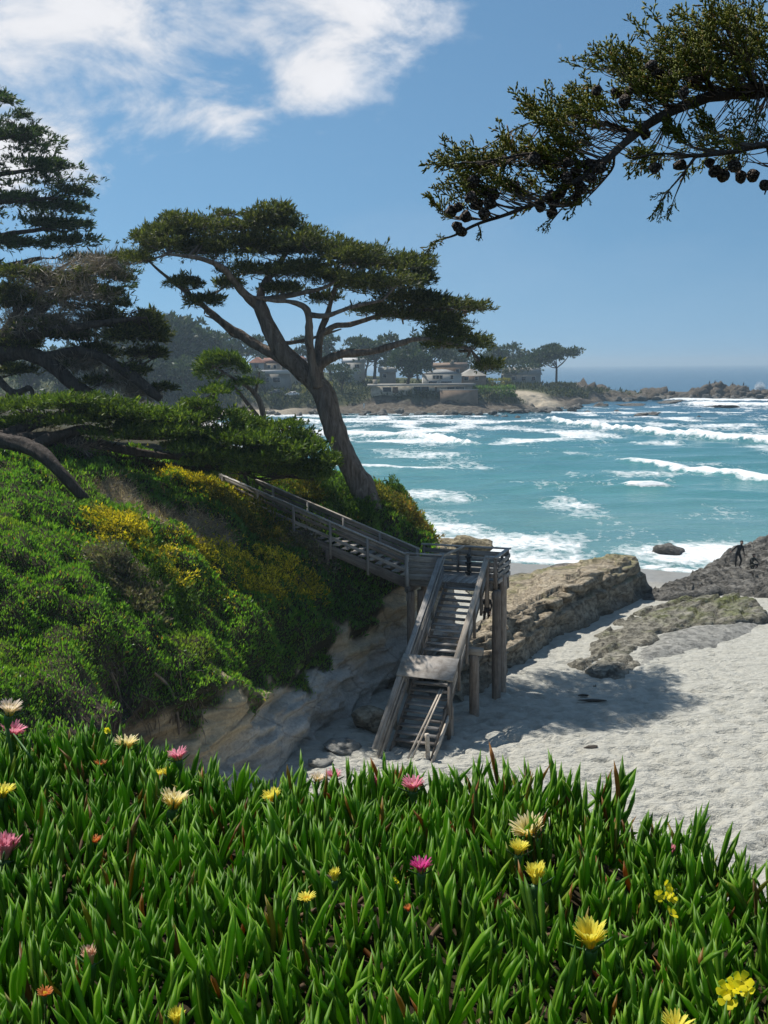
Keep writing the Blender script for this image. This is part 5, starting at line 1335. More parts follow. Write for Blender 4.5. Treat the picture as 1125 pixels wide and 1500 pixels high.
# ---- people
SKIN = plain('skin', (.42, .27, .20), .6, .1, 20); HAIR = plain('dark_hair', (.02, .015, .012), .7, .2, 30)
def person(label, loc, rz, J, mat, top_mat=None, scale=1.0, group=None, hair=HAIR):
    E_ = [('pel', 'spi'), ('spi', 'che'), ('che', 'nec'), ('nec', 'hea'), ('hea', 'top'), ('che', 'shl'), ('shl', 'ell'), ('ell', 'wrl'), ('wrl', 'hal'), ('che', 'shr'), ('shr', 'elr'), ('elr', 'wrr'), ('wrr', 'har'),
          ('pel', 'hil'), ('hil', 'knl'), ('knl', 'anl'), ('anl', 'tol'), ('pel', 'hir'), ('hir', 'knr'), ('knr', 'anr'), ('anr', 'tor')]
    Rr = dict(pel=.15, spi=.13, che=.155, nec=.058, hea=.098, top=.075, shl=.075, ell=.048, wrl=.034, hal=.032, shr=.075, elr=.048, wrr=.034, har=.032, hil=.10, knl=.066, anl=.045, tol=.036, hir=.10, knr=.066, anr=.045, tor=.036)
    names = list(J); idx = {n: i for i, n in enumerate(names)}
    me = bpy.data.meshes.new('person'); me.from_pydata([Vector(J[n]) for n in names], [(idx[a], idx[b]) for a, b in E_], [])
    o = bpy.data.objects.new('person', me); COL.objects.link(o)
    o.location = Vector([float(v) for v in loc]); o.rotation_euler = (0, 0, rz); o.scale = (scale,) * 3
    sk = o.modifiers.new('skin', 'SKIN'); sk.use_smooth_shade = True
    for n, i in idx.items():
        s = me.skin_vertices[0].data[i]; s.radius = (Rr[n], Rr[n] * (.75 if n in ('pel', 'spi', 'che') else 1)); s.use_root = (n == 'pel')
    sb = o.modifiers.new('sub', 'SUBSURF'); sb.levels = 2; sb.render_levels = 2
    me.materials.append(mat)
    tag(o, label, 'person', group)
    h = rock_mesh('hair', 77, hair, .1, .08, 1.0); ho = bpy.data.objects.new('hair', h); COL.objects.link(ho); ho.parent = o
    hv = (np.array(J['hea']) + np.array(J['top'])) / 2 + np.array([0, .025, .03]); ho.matrix_basis = Matrix.Translation(Vector(hv)) @ Matrix.Diagonal((.108, .115, .105, 1))
    for s_ in ('l', 'r'):
        hd = bpy.data.objects.new('hand', mesh_np('hand', *hand_geo(np.array(J['wr' + s_]), np.array(J['ha' + s_])), SKIN, True)); COL.objects.link(hd); hd.parent = o
    fc = bpy.data.objects.new('face', mesh_np('face', ICO3[0] * np.array([.086, .09, .11]) + (np.array(J['hea']) * .6 + np.array(J['top']) * .4) + np.array([0, -.022, -.015]), ICO3[1], SKIN, True)); COL.objects.link(fc); fc.parent = o
    return o
def hand_geo(w, h):
    d = h - w; d = d / np.linalg.norm(d); s = np.cross(d, [0.1, 1, .2]); s /= np.linalg.norm(s); mb = MB()
    mb.add(*tube([w, w + d * .05, w + d * .095], [.028, .038, .034], 8, 6))
    for k, (o_, l_) in enumerate(((-.027, .062), (-.009, .075), (.009, .08), (.026, .07))):
        b = w + d * .09 + s * o_; mb.add(*tube([b, b + d * l_ * .55 + np.array([0, -.008, -.004]), b + d * l_ + np.array([0, -.022, -.008])], [.0095, .009, .006], 6, 6))
    b = w + d * .03 - s * .03; mb.add(*tube([b, b - s * .028 + d * .025, b - s * .034 + d * .055], [.011, .010, .007], 6, 6))
    return np.concatenate(mb.v), np.concatenate(mb.f)
WET = plain('black_wetsuit', (.012, .013, .015), .45, .3, 6)
DKC = plain('dark_clothes', (.018, .018, .022), .8, .35, 6); OLC = plain('dark_olive_clothes', (.03, .03, .024), .8, .4, 6)
JM = dict(pel=(-.02, 0, .90), spi=(.03, 0, 1.12), che=(.11, 0, 1.34), nec=(.17, 0, 1.46), hea=(.21, -.01, 1.57), top=(.22, -.01, 1.69), shl=(-.07, .02, 1.40), ell=(-.25, .05, 1.22), wrl=(-.40, .05, 1.06), hal=(-.46, .05, 1.0),
          shr=(.28, -.02, 1.36), elr=(.33, -.06, 1.10), wrr=(.37, -.10, .88), har=(.38, -.11, .80), hil=(-.11, 0, .86), knl=(-.13, -.03, .48), anl=(-.11, .03, .08), tol=(-.08, -.13, .035), hir=(.10, 0, .86), knr=(.20, -.07, .48), anr=(.14, .02, .08), tor=(.17, -.14, .035))
mp_ = G(1080, 838, .5); zr = rz_at(mp_[0], mp_[1]); mp_ = G(1080, 838, zr); zr = rz_at(mp_[0], mp_[1])
person('person in a black wetsuit stooping with one arm held out', (mp_[0], mp_[1], zr - .03), .0, JM, WET, scale=1.0)
JC = dict(pel=(0, .06, .36), spi=(.02, .03, .56), che=(.05, -.04, .76), nec=(.07, -.08, .88), hea=(.09, -.10, .98), top=(.10, -.10, 1.09), shl=(-.14, -.03, .80), ell=(-.22, -.22, .60), wrl=(-.14, -.36, .42), hal=(-.12, -.40, .37),
          shr=(.24, -.03, .80), elr=(.32, -.22, .62), wrr=(.26, -.38, .50), har=(.24, -.43, .46), hil=(-.12, .0, .33), knl=(-.20, -.36, .46), anl=(-.16, -.18, .08), tol=(-.17, -.36, .035), hir=(.12, 0, .33), knr=(.22, -.36, .46), anr=(.18, -.16, .08), tor=(.19, -.34, .035))
cp_ = G(1101, 828, zr + .3); zc_ = rz_at(cp_[0], cp_[1]); 
person('person in dark clothes crouching on the rocks beside the stooping one', (cp_[0], cp_[1], zc_ - .02), .6, JC, OLC, scale=.95)
JW = dict(pel=(0, 0, .92), spi=(0, 0, 1.12), che=(0, 0, 1.36), nec=(0, -.01, 1.50), hea=(0, -.02, 1.62), top=(0, -.02, 1.74), shl=(-.18, 0, 1.40), ell=(-.23, .06, 1.13), wrl=(-.21, -.02, .90), hal=(-.21, -.04, .82),
          shr=(.18, 0, 1.40), elr=(.24, -.04, 1.14), wrr=(.22, -.14, .92), har=(.21, -.18, .85), hil=(-.10, 0, .88), knl=(-.14, .04, .48), anl=(-.19, .12, .08), tol=(-.21, -.03, .035), hir=(.10, 0, .88), knr=(.12, -.06, .48), anr=(.10, -.06, .08), tor=(.11, -.22, .035))
up_ = G(713, 919, 0.05)
person('person in dark clothes walking on the sand behind the stair piles', (up_[0], up_[1], .0), -.35, JW, DKC, scale=1.02)
# ================================================================== FAR SHORE: headland, houses, trees, reef
HST = np.array([
 [(-330, 236, -2), (-330, 244, .4), (-330, 250, 1.5), (-330, 256, 5), (-330, 268, 7), (-340, 320, 15), (-350, 380, 22), (-360, 470, 24)],
 [(-200, 262, -2), (-200, 270, .4), (-200, 276, 1.5), (-200, 282, 5), (-202, 294, 7), (-206, 335, 13), (-212, 390, 20), (-220, 470, 22)],
 [(-110, 284, -2), (-110, 292, .4), (-110, 298, 1.2), (-110, 304, 4.6), (-111, 315, 6), (-113, 345, 10.5), (-116, 395, 17), (-120, 470, 18)],
 [(-50, 301, -2), (-50, 306, .4), (-50, 310, 1.2), (-50, 315, 4.2), (-50, 324, 4.8), (-51, 350, 8), (-52, 395, 12), (-54, 460, 13)],
 [(-10, 302, -2), (-10, 307, .4), (-10, 310, 1.2), (-10, 315, 4.3), (-10, 323, 4.6), (-10, 350, 6.5), (-10, 395, 9), (-10, 460, 9)],
 [(25, 297, -2), (25, 302, .5), (25, 305.5, 1.3), (25, 310, 4.2), (25, 318, 4.5), (26, 345, 5.8), (27, 390, 7), (28, 450, 6)],
 [(46, 312, -2), (46, 318, .5), (46, 322, 1.2), (46, 328, 3.3), (46, 337, 4.3), (47, 360, 5.0), (49, 395, 5.4), (52, 440, 3)],
 [(63, 338, -2), (63, 345, .5), (63, 350, 1.1), (63, 355, 2.8), (63, 364, 3.9), (64, 382, 4.4), (66, 402, 4.2), (70, 430, 1)],
 [(82, 380, -2), (82, 386, .4), (82, 389, 1.1), (82, 393, 2.4), (82, 399, 3.3), (83, 407, 3.5), (84, 415, 3.2), (86, 430, -1)],
 [(104, 396, -2.5), (104, 400, -.9), (104, 403, .2), (104, 406, .9), (104, 410, 1.2), (104, 414, 1.0), (104, 418, .2), (104, 426, -2.5)]], float)
hg = loft(HST, 260, 110); hrow = np.broadcast_to(np.linspace(0, 7, 110)[None], hg.shape[:2])
hg = hg.copy(); hg[..., 2] += (.9 * fbm(hg * .09, 4) + .35 * fbm(hg * .5, 3)) * sstep(.4, 1.6, hrow) * (1 - .5 * sstep(3, 4, hrow))
sandm = np.exp(-(((hg[..., 0] - 49) / 9) ** 2 + ((hg[..., 1] - 330) / 9) ** 2)) * 1.6
sandm = np.maximum(sandm, sstep(-18, -34, hg[..., 0]) * (hrow < 1.5) * (hrow > .3) * .9)
hmat = M('headland_ground', .95, .15)
hp = hmat.pos(); hn = hmat.noise(hp, .12, 6, .62); hn2 = hmat.noise(hp, .9, 5, .65)
veg = hmat.ramp(hn, [(.3, (.022, .032, .014)), (.5, (.05, .06, .022)), (.7, (.10, .10, .045))])
rk = hmat.ramp(hn2, [(.3, (.045, .038, .03)), (.55, (.13, .11, .085)), (.75, (.22, .19, .15))])
hc_ = hmat.mix(hmat.attr('veg'), rk, veg); hc_ = hmat.mix(hmat.attr('sandy'), hc_, (.42, .36, .27)); hmat.color(hc_); hmat.bump(hn2, .8, .5)
vegm = sstep(2.0, 2.7, hrow + .5 * fbm(hg * .07 + 3, 3)) * (1 - sstep(70, 92, hg[..., 0]) * .75)
HF = grid_faces(260, 110)
hl = obj('headland', mesh_np('headland', hg.reshape(-1, 3), HF, hmat.m, True, {'veg': vegm.ravel(), 'sandy': np.clip(sandm, 0, 1).ravel()}))
tag(hl, kind='structure')
HB = BVHTree.FromPolygons([Vector(v) for v in hg.reshape(-1, 3)], [tuple(int(i) for i in f) for f in HF])
def hz(x, y):
    h = HB.ray_cast(Vector((x, y, 90)), Vector((0, 0, -1))); return 0.0 if h[0] is None else h[0][2]
# scrub on the banks
ht = quads_to_tris(HF); hv_ = hg.reshape(-1, 3)
hrf = hrow.ravel()[ht[:, 0]]; hm_ = hv_[ht[:, 0]]
ww = ((hrf > 1.9) & (hrf < 5.5)) * vegm.ravel()[ht[:, 0]] * (hm_[:, 0] > -130) * (1 - np.clip(sandm.ravel()[ht[:, 0]] * 2, 0, 1)) * np.where(hrf < 3.3, 3.0, 1.0)
pt, nr, _ = tri_area_sample(hv_, ht, ww, 6000)
nr = np.where(nr[:, 2:3] < 0, -nr, nr)
V, F = scatter(*TUFT_S, frames(nr * .4 + np.array([0, 0, .8]) + RNG.normal(size=pt.shape) * .3), RNG.uniform(.6, 1.7, 6000) * (1 + .5 * fbm(pt * .15, 2)), pt)
SCRUB = leaf_mat('scrub', [(0, (.018, .028, .012)), (.55, (.04, .055, .02)), (.85, (.08, .085, .035)), (1, (.15, .13, .07))], .15)
tag(obj('bank_scrub', mesh_np('bank_scrub', V, F, SCRUB)), 'dark low scrub covering the far shore bank', 'scrub', kind='stuff')
# ---- houses
ROOFS = {'red': plain('red_roof', (.21, .105, .075), .85, .25, .6), 'grey': plain('grey_roof', (.26, .26, .25), .8, .2, .6), 'white': plain('white_roof', (.44, .44, .43), .7, .1, .5), 'brown': plain('brown_roof', (.20, .14, .10), .85, .2, .6), 'pale': plain('pale_roof', (.31, .295, .265), .8, .15, .6)}
WALLS = {'white': plain('white_wall', (.46, .455, .43), .8, .08, .4), 'cream': plain('cream_wall', (.55, .49, .36), .8, .1, .4), 'stone': plain('stone_wall_face', (.36, .33, .27), .9, .3, 1.2), 'brown': plain('brown_wall', (.25, .18, .13), .9, .2, .8), 'grey': plain('grey_wall', (.30, .29, .27), .85, .15, .6), 'sand': plain('sand_wall', (.33, .28, .22), .85, .15, .6)}
GLASS = M('dark_glass', .08, .6).color((.03, .04, .05)).m; FRAME = plain('window_frame', (.7, .7, .68), .6, .05)
DOOR = plain('brown_door', (.13, .08, .05), .6)
def house(label, x0, x1, yb, ye_, yr, D, wall, roof, style, wins, dep=9.0, chim=None, doors=()):
    s = D / 1500
    A = P(x0, yb, D); B = P(x1, yb, D); zt = P((x0 + x1) / 2, ye_, D)[2]; zr_ = P((x0 + x1) / 2, yr, D)[2]
    X0, X1 = A[0], B[0]; zb = A[2]; gz_ = min(hz((X0 + X1) / 2, D), hz(X0, D), hz(X1, D), zb) - .6
    root = thing('house', label, 'house', ((X0 + X1) / 2, D, gz_), 'houses on the far headland')
    part('wall', box_mesh('wall', (X0, D, gz_), (X1, D + dep, zt), WALLS[wall]), root)
    ov = .5
    if style == 'flat':
        rm = box_mesh('roof', (X0 - ov * 2, D - ov * 2, zt + .003), (X1 + ov * 2, D + dep + ov, zr_), ROOFS[roof])
    elif style == 'gable':      # ridge along x
        V = np.array([(X0 - ov, D - ov, zt - .1), (X1 + ov, D - ov, zt - .1), (X1 + ov, D + dep + ov, zt - .1), (X0 - ov, D + dep + ov, zt - .1), (X0 - ov, D + dep / 2, zr_), (X1 + ov, D + dep / 2, zr_)])
        rm = mesh_np('roof', V, np.array([[0, 1, 5], [0, 5, 4], [2, 3, 4], [2, 4, 5], [0, 4, 3], [1, 2, 5], [0, 3, 2], [0, 2, 1]]), ROOFS[roof])
    elif style == 'front':      # gable end faces the bay
        xm = (X0 + X1) / 2
        V = np.array([(X0 - ov, D - ov, zt - .1), (xm, D - ov, zr_), (X1 + ov, D - ov, zt - .1), (X0 - ov, D + dep, zt - .1), (xm, D + dep, zr_), (X1 + ov, D + dep, zt - .1), (X0 - ov, D - ov, zt + .25), (X1 + ov, D - ov, zt + .25)])
        rm = mesh_np('roof', V, np.array([[0, 1, 4], [0, 4, 3], [1, 2, 5], [1, 5, 4], [0, 2, 1], [3, 4, 5]]), ROOFS[roof])
        g = np.array([(X0 + .3, D - .25, zt), (X1 - .3, D - .25, zt), (xm, D - .25, zr_ - .6)]); 
    else:                       # hip
        V = np.array([(X0 - ov, D - ov, zt - .1), (X1 + ov, D - ov, zt - .1), (X1 + ov, D + dep + ov, zt - .1), (X0 - ov, D + dep + ov, zt - .1), (X0 + dep * .45, D + dep / 2, zr_), (X1 - dep * .45, D + dep / 2, zr_)])
        if V[4, 0] > V[5, 0]: V[4, 0] = V[5, 0] = (X0 + X1) / 2
        rm = mesh_np('roof', V, np.array([[0, 1, 5], [0, 5, 4], [2, 3, 4], [2, 4, 5], [0, 4, 3], [1, 2, 5], [0, 3, 2], [0, 2, 1]]), ROOFS[roof])
    rf = part('roof', rm, root)
    if chim:
        c0 = P(chim[0], chim[2], D + dep * .3); c1 = P(chim[1], chim[3], D + dep * .3)
        ch = box_mesh('chimney', (c0[0], D + dep * .3, min(c0[2], c1[2]) - 1.0), (c1[0], D + dep * .3 + 1.1, max(c0[2], c1[2])), WALLS['sand'])
        co = bpy.data.objects.new('chimney', ch); COL.objects.link(co); co.parent = rf; co.matrix_parent_inverse = Matrix.Translation(-Vector(root.location)); co.matrix_parent_inverse = Matrix.Identity(4)
    for (a, b, t_, bt_) in wins:
        p0 = P(a, bt_, D); p1 = P(b, t_, D)
        fr = mesh_np('window', boxv(np.array([p0[0] - .12, D - .10, p0[2] - .12]), np.array([p1[0] + .12, D - .003, p1[2] + .12])), BOXF, FRAME)
        w = part('window', fr, root)
        pn_ = box_mesh('pane', (p0[0], D - .13, p0[2]), (p1[0], D - .102, p1[2]), GLASS)
        po = bpy.data.objects.new('pane', pn_); COL.objects.link(po); po.parent = w; po.matrix_parent_inverse = Matrix.Identity(4)
    for (a, b, t_, bt_) in doors:
        p0 = P(a, bt_, D); p1 = P(b, t_, D)
        part('door', box_mesh('door', (p0[0], D - .12, p0[2]), (p1[0], D - .004, p1[2]), DOOR), root)
    return root
house('long low stone house with a flat pale roof on the bank top', 543, 692, 578, 565, 562.5, 312, 'stone', 'pale', 'flat', [(561, 573, 567.5, 574), (606, 616, 566.5, 573), (617, 628, 566.5, 573), (655, 666, 567, 573), (667, 680, 567, 573)], 10, (546, 553, 556, 566), [(575, 583, 567, 576), (637, 640, 567, 575)])
house('two-storey white house with a hipped roof above the low stone house', 620, 676, 566, 548, 541, 326, 'white', 'grey', 'hip', [(634, 638, 550, 555), (639, 643, 550, 555), (644, 648, 550, 555), (660, 664, 550, 555), (628, 640, 558.5, 563), (646, 662, 558.5, 563)], 10)
house('brown cottage with a pale gable facing the bay', 673, 712, 562, 550, 540, 338, 'brown', 'sandy' if False else 'pale', 'front', [(680, 686, 552, 557), (696, 700, 552, 557)], 11)
house('reddish brown roofed house half hidden behind the white one', 636, 684, 550, 538, 531, 356, 'brown', 'brown', 'gable', [(645, 650, 541, 546), (668, 673, 541, 546)], 10, (659, 665, 527, 536))
house('grey house with a wide light gable roof under the point trees', 742, 792, 561, 549, 538, 378, 'grey', 'pale', 'gable', [(750, 755, 552, 557), (764, 770, 552, 557), (779, 784, 552, 557)], 12)
house('white house with a red tile roof seen beside the leaning trunk', 425, 456, 548, 529, 521, 352, 'white', 'red', 'hip', [(441, 448, 531, 536), (430, 435, 531, 536), (441, 448, 540, 545)], 9)
house('white flat-roofed house above the parked cars', 380, 424, 566, 548, 542, 332, 'grey', 'white', 'flat', [(386, 394, 553, 560), (400, 410, 553, 560)], 9)
house('small white house between dark trees behind the big trunk', 504, 534, 545, 531, 524, 352, 'white', 'white', 'gable', [(509, 513, 534, 539), (520, 526, 534, 539)], 8)
house('cream house with a chimney high on the wooded slope', 309, 342, 528, 516, 509, 384, 'cream', 'pale', 'gable', [(316, 320, 518, 523), (331, 335, 518, 523)], 9, (323, 328, 503, 513))
house('white gabled house with a red roof among the far trees', 366, 386, 545, 531, 523, 356, 'white', 'red', 'front', [(373, 379, 533, 539)], 8)
house('red-roofed house next to a smaller gabled one on the slope', 387, 410, 545, 532, 524, 358, 'sand', 'red', 'gable', [(392, 396, 535, 540), (401, 405, 535, 540)], 8)
house('pale house glimpsed to the far side of the big round tree', 556, 580, 556, 545, 538, 345, 'sand', 'pale', 'gable', [(561, 566, 548, 553)], 8)
# retaining wall and hedge
a_, b_ = P(645, 592, 306.5), P(700, 592, 306.5); t0 = P(645, 572, 306.5)[2]
rwall = thing('retaining_wall', 'brown stone retaining wall on the shore below the white house', 'wall', ((a_[0] + b_[0]) / 2, 306.5, a_[2]))
part('wall_face', box_mesh('wall_face', (a_[0], 306.5, a_[2] - 1.5), (b_[0], 311.5, t0), WALLS['brown']), rwall); part('coping', box_mesh('coping', (a_[0] - .2, 306.3, t0 + .003), (b_[0] + .2, 307.3, t0 + .25), WALLS['grey']), rwall)
def far_shrub(px0, px1, yb, yt, D, mat, label, n=500):
    a, b = P(px0, yb, D), P(px1, yt, D); c = (a + b) / 2; r = np.array([(b[0] - a[0]) / 2, 3.0, (b[2] - a[2]) / 2])
    root = thing('hedge', label, 'hedge', (c[0], D, a[2]))
    u = RNG.uniform(-1, 1, size=(n, 3)); p = c + np.sign(u) * np.abs(u) ** .6 * r
    V, F = scatter(*TUFT_S, frames(u + np.array([0, 0, .6])), RNG.uniform(.5, 1.1, n), p); tag(part('foliage', mesh_np('foliage', V, F, mat), root), kind='stuff')
    mb = MB(); 
    for k in range(5):
        q_ = a + (b - a) * np.array([(k + .5) / 5, 0, 0]); mb.add(*tube([q_ + np.array([0, 0, -1.0]), q_ + np.array([0, 0, 1.0])], [.15, .1], 5, 3))
    part('stem_cluster', mb.mesh('stem_cluster', STEM_B), root)
far_shrub(690, 752, 580, 567, 318, GRN, 'long trimmed green hedge on the bank beside the stone wall', 900)
far_shrub(712, 745, 564, 556, 345, OLV, 'olive shrub mass above the long trimmed hedge', 450)
far_shrub(755, 840, 572, 562, 372, SCRUB, 'dark scrubby hedge along the point below the trees', 900)
far_shrub(445, 485, 575, 562, 325, OLV, 'pale olive shrubs beside the road and the leaning trunk', 500)
# ---- far trees
CY_FAR = leaf_mat('far_cypress_leaf', [(0, (.016, .030, .014)), (.6, (.034, .055, .022)), (1, (.065, .09, .035))], .15)
TUFT5 = make_tuft(5, 1.0, .18, 61)
def far_tree(px_, yb, yt, hw, D, style, label, n=620):
    n = int(n * .72)
    s = D / 1500; b = P(px_, yb, D); g = hz(b[0], D); b[2] = min(b[2], g + .3) if g else b[2]
    top_ = P(px_, yt, D)[2]; H = top_ - b[2]; W_ = hw * s
    root = thing('cypress_tree', label, 'tree', b, 'trees on the far headland')
    lean = RNG.normal() * .06 * H
    fork = b + np.array([lean, 0, H * (.45 if style == 'umbrella' else .3)])
    V, F = tube([b - np.array([0, 0, 1.0]), b + np.array([lean * .4, 0, H * .2]), fork], [H * .035, H * .028, H * .024], 8, 10, .15, .6); part('trunk', mesh_np('trunk', V, F, BARK_D, True), root)
    C, Rr = [], []
    npad = 9 if style == 'umbrella' else 11
    for k in range(npad):
        a = RNG.uniform(0, 6.28); r = W_ * math.sqrt(RNG.uniform()) * .75
        if style == 'umbrella': c = b + np.array([lean + r * math.cos(a), r * math.sin(a) * .8, H * RNG.uniform(.52, .90) - .16 * r]); R = (W_ * RNG.uniform(.45, .65), W_ * .5, H * .15)
        elif style == 'round': c = b + np.array([lean + r * math.cos(a) * .85, r * math.sin(a) * .8, H * RNG.uniform(.32, .85)]); R = (W_ * RNG.uniform(.38, .55), W_ * .45, H * .16)
        else: c = b + np.array([lean + r * math.cos(a), r * math.sin(a), H * RNG.uniform(.4, .92)]); R = (W_ * RNG.uniform(.32, .5), W_ * .4, H * .085)
        C.append(c); Rr.append(R)
        V, F = tube([fork, (fork + c) / 2 + np.array([0, 0, -.03 * H]), c], [H * .016, H * .011, H * .005], 5, 6); part('limb', mesh_np('limb', V, F, BARK_D, True), root)
    C, Rr = np.array(C), np.array(Rr); k = RNG.integers(0, npad, n); u = unit(n); u[:, 2] = np.where(u[:, 2] < -.3, -u[:, 2], u[:, 2])
    p = C[k] + u * Rr[k] * (RNG.uniform(0, 1, n) ** .5 * (1 + .4 * fbm(u * 2 + C[k], 2)))[:, None]
    V, F = scatter(*TUFT5, frames(u + np.array([.3, 0, .7]) + RNG.normal(size=u.shape) * .25), H * .085 * RNG.uniform(.6, 1.3, n), p)
    tag(part('crown', mesh_np('crown', V, F, CY_FAR), root), kind='stuff')
    return root
FT = [(815, 560, 506, 30, 396, 'umbrella', 'umbrella-shaped cypress standing last on the headland point', 900), (788, 560, 504, 30, 392, 'umbrella', 'tall dark umbrella cypress next to the last one on the point', 900), (752, 562, 526, 34, 380, 'umbrella', 'broad flat-topped cypress in front of the grey house', 800),
 (735, 556, 500, 32, 402, 'round', 'dark dense cypress rising behind the flat-topped one', 800), (700, 552, 512, 28, 412, 'round', 'far cypress above the brown cottage', 500),
 (596, 578, 496, 34, 317, 'round', 'big round dark cypress in front of the low stone house', 1300), (548, 566, 484, 30, 346, 'umbrella', 'tall open cypress with several stems behind the round one', 900), (500, 576, 533, 34, 322, 'round', 'low dark bushy cypress beside the low stone house', 900),
 (486, 560, 487, 24, 366, 'sparse', 'thin sparse pine seen through the fork of the big tree', 420), (520, 556, 490, 24, 368, 'sparse', 'sparse tall pine behind the small white house', 480), (440, 550, 494, 16, 376, 'sparse', 'slim sparse pine above the red-roofed white house', 300),
 (628, 556, 488, 30, 352, 'umbrella', 'dark cypress top above the white two-storey house', 800), (664, 546, 502, 26, 376, 'round', 'hazy cypress behind the brown roofed house', 500),
 (250, 606, 454, 44, 336, 'round', 'tallest hazy cypress on the wooded slope', 1300), (292, 600, 474, 40, 346, 'sparse', 'hazy layered cypress next to the tallest one on the slope', 1100), (345, 566, 488, 40, 374, 'sparse', 'hazy open cypress above the cream house', 900), (214, 606, 482, 32, 332, 'round', 'hazy cypress half hidden by the brown twiggy tree', 800),
 (372, 580, 534, 22, 328, 'round', 'small dark cypress in front of the red-roofed gable', 600), (404, 566, 506, 26, 384, 'round', 'distant cypress behind the red-roofed houses', 500), (350, 596, 546, 32, 322, 'round', 'dark shore cypress behind the windswept tree', 800),
 (275, 612, 520, 42, 318, 'round', 'broad hazy shore cypress below the wooded slope', 1000), (200, 612, 524, 42, 314, 'round', 'wide hazy shore cypress behind the low canopy', 800), (145, 612, 505, 42, 310, 'round', 'hazy cypress seen through the bare brown limbs', 700),
 (85, 612, 500, 46, 306, 'round', 'hazy cypress behind the shaggy brown tree', 700), (25, 612, 505, 46, 300, 'round', 'hazy cypress at the wooded end of the bay', 700), (-40, 612, 485, 50, 296, 'round', 'tall hazy cypress just past the wooded end of the bay', 600),
 (320, 580, 500, 34, 352, 'round', 'dark hazy cypress below the cream house', 800)]
for a in FT: far_tree(*a)
for (a, b, c, w_, d_) in ((470, 556, 508, 28, 398), (508, 556, 512, 28, 396), (535, 552, 503, 28, 398), (575, 552, 505, 26, 392), (612, 552, 506, 26, 398), (648, 550, 508, 26, 402), (682, 550, 514, 26, 416), (712, 552, 516, 26, 420), (180, 600, 472, 42, 346), (312, 596, 480, 38, 362), (272, 590, 464, 38, 368), (384, 572, 512, 26, 392), (230, 600, 500, 40, 322), (420, 560, 518, 24, 396), (765, 556, 512, 26, 408)):
    far_tree(a, b, c, w_, d_, 'round', 'hazy dark cypress in the far wood behind the headland houses', 520)
# ---- parked cars
def car(label, px_, D, paint, z=None):
    c = P(px_, 578, D); g = hz(c[0], D); zb = max(g, c[2] - 1.0)
    root = thing('parked_car', label, 'car', (c[0], D, zb), 'cars parked on the far shore road')
    pr = np.array([(-2.2, .35), (-2.25, .75), (-1.6, .95), (-1.05, 1.05), (-.55, 1.45), (.9, 1.5), (1.7, 1.1), (2.2, 1.0), (2.25, .4)]); n = len(pr)
    V = np.array([(a, y_, b) for y_ in (-.88, .88) for a, b in pr]) + np.array([c[0], D, zb])
    F = [[i, i + 1, n + i + 1, n + i] for i in range(n - 1)] + [[n - 1, 0, n, 2 * n - 1]]; T = []
    for f in F: T += [[f[0], f[1], f[2]], [f[0], f[2], f[3]]]
    for i in range(1, n - 1): T += [[0, i + 1, i], [n, n + i, n + i + 1]]
    part('body', mesh_np('body', V, np.array(T), paint), root)
    for x0, x1 in ((-.9, .05), (.15, 1.35)):
        V = np.array([(x0, -.90, 1.02), (x1, -.90, 1.06), (x1 - .25, -.89, 1.42), (x0 + .35, -.89, 1.40)]) + np.array([c[0], D - .01, zb]); V = np.vstack([V, V + np.array([0, .02, 0])])
        part('window', mesh_np('window', V, BOXF, GLASS), root)
    for xw in (-1.4, 1.4):
        for yw in (-.85, .85):
            V, F = tube(np.array([(xw, yw - .11, .33), (xw, yw + .11, .33)]) + np.array([c[0], D, zb]), [.34, .34], 14, 2); part('wheel', mesh_np('wheel', V, F, DOOR), root)
car('white car parked on the far shore road beside the leaning trunk', 428, 316.5, plain('white_paint', (.72, .72, .72), .3, .03)); car('dark grey car parked next to the white one', 405, 317.5, plain('grey_paint', (.10, .11, .12), .3, .05))
# ---- shore rocks and reef
RV = [rock_mesh('rock', 100 + k, DARK_M, .6, .35, 1.0, jag=.4) for k in range(5)]; RT_ = [rock_mesh('rock', 120 + k, m_rock('reef_rock', (.06, .05, .038), (.18, .15, .115), (.30, .26, .20), None, wetz=(-.8, .6), bumpd=.4) if k == 0 else None, .6, .35, 1.0, jag=.4) for k in range(1)]
REEF_M = RT_[0].materials[0]; RT_ = RT_ + [rock_mesh('rock', 121 + k, REEF_M, .6, .4, 1.0, jag=.45) for k in range(5)]
def put_rock(px_, yb, hwp, hp_, D, meshes, label, group):
    s = D / 1500; c = P(px_, yb, D); o = bpy.data.objects.new('rock', meshes[RNG.integers(len(meshes))]); COL.objects.link(o)
    o.location = (c[0], c[1], max(SEA - .1, c[2]) - .1); o.scale = (hwp * s, hwp * s * RNG.uniform(.6, 1.0), hp_ * s * 1.08); o.rotation_euler = (RNG.normal() * .1, RNG.normal() * .15, RNG.uniform(0, 6.28) if hwp < 14 else RNG.normal() * .3)
    ar = hwp / max(hp_, .1); tag(o, ('broad flat ' if ar > 2.6 else 'wide ' if ar > 1.7 else 'steep ' if ar < 1.0 else 'rounded ') + ('big ' if hwp > 15 else 'small ' if hwp < 8 else '') + label, 'rock', group)
SKY_Y = np.array([(838, 557), (856, 558), (880, 563), (905, 571), (925, 573), (945, 570), (962, 567), (978, 568), (995, 573), (1012, 569), (1030, 563), (1046, 561), (1060, 567), (1074, 562), (1088, 561), (1102, 566), (1118, 572), (1140, 570), (1165, 566), (1195, 572)])
LBR = 'rugged brown rock forming the crest of the reef off the point'; LBF = 'dark rock along the wet foot of the reef'; LBS = 'dark boulder on the rocky foreshore of the headland'; LBW = 'dark rock awash between reef and breakers'
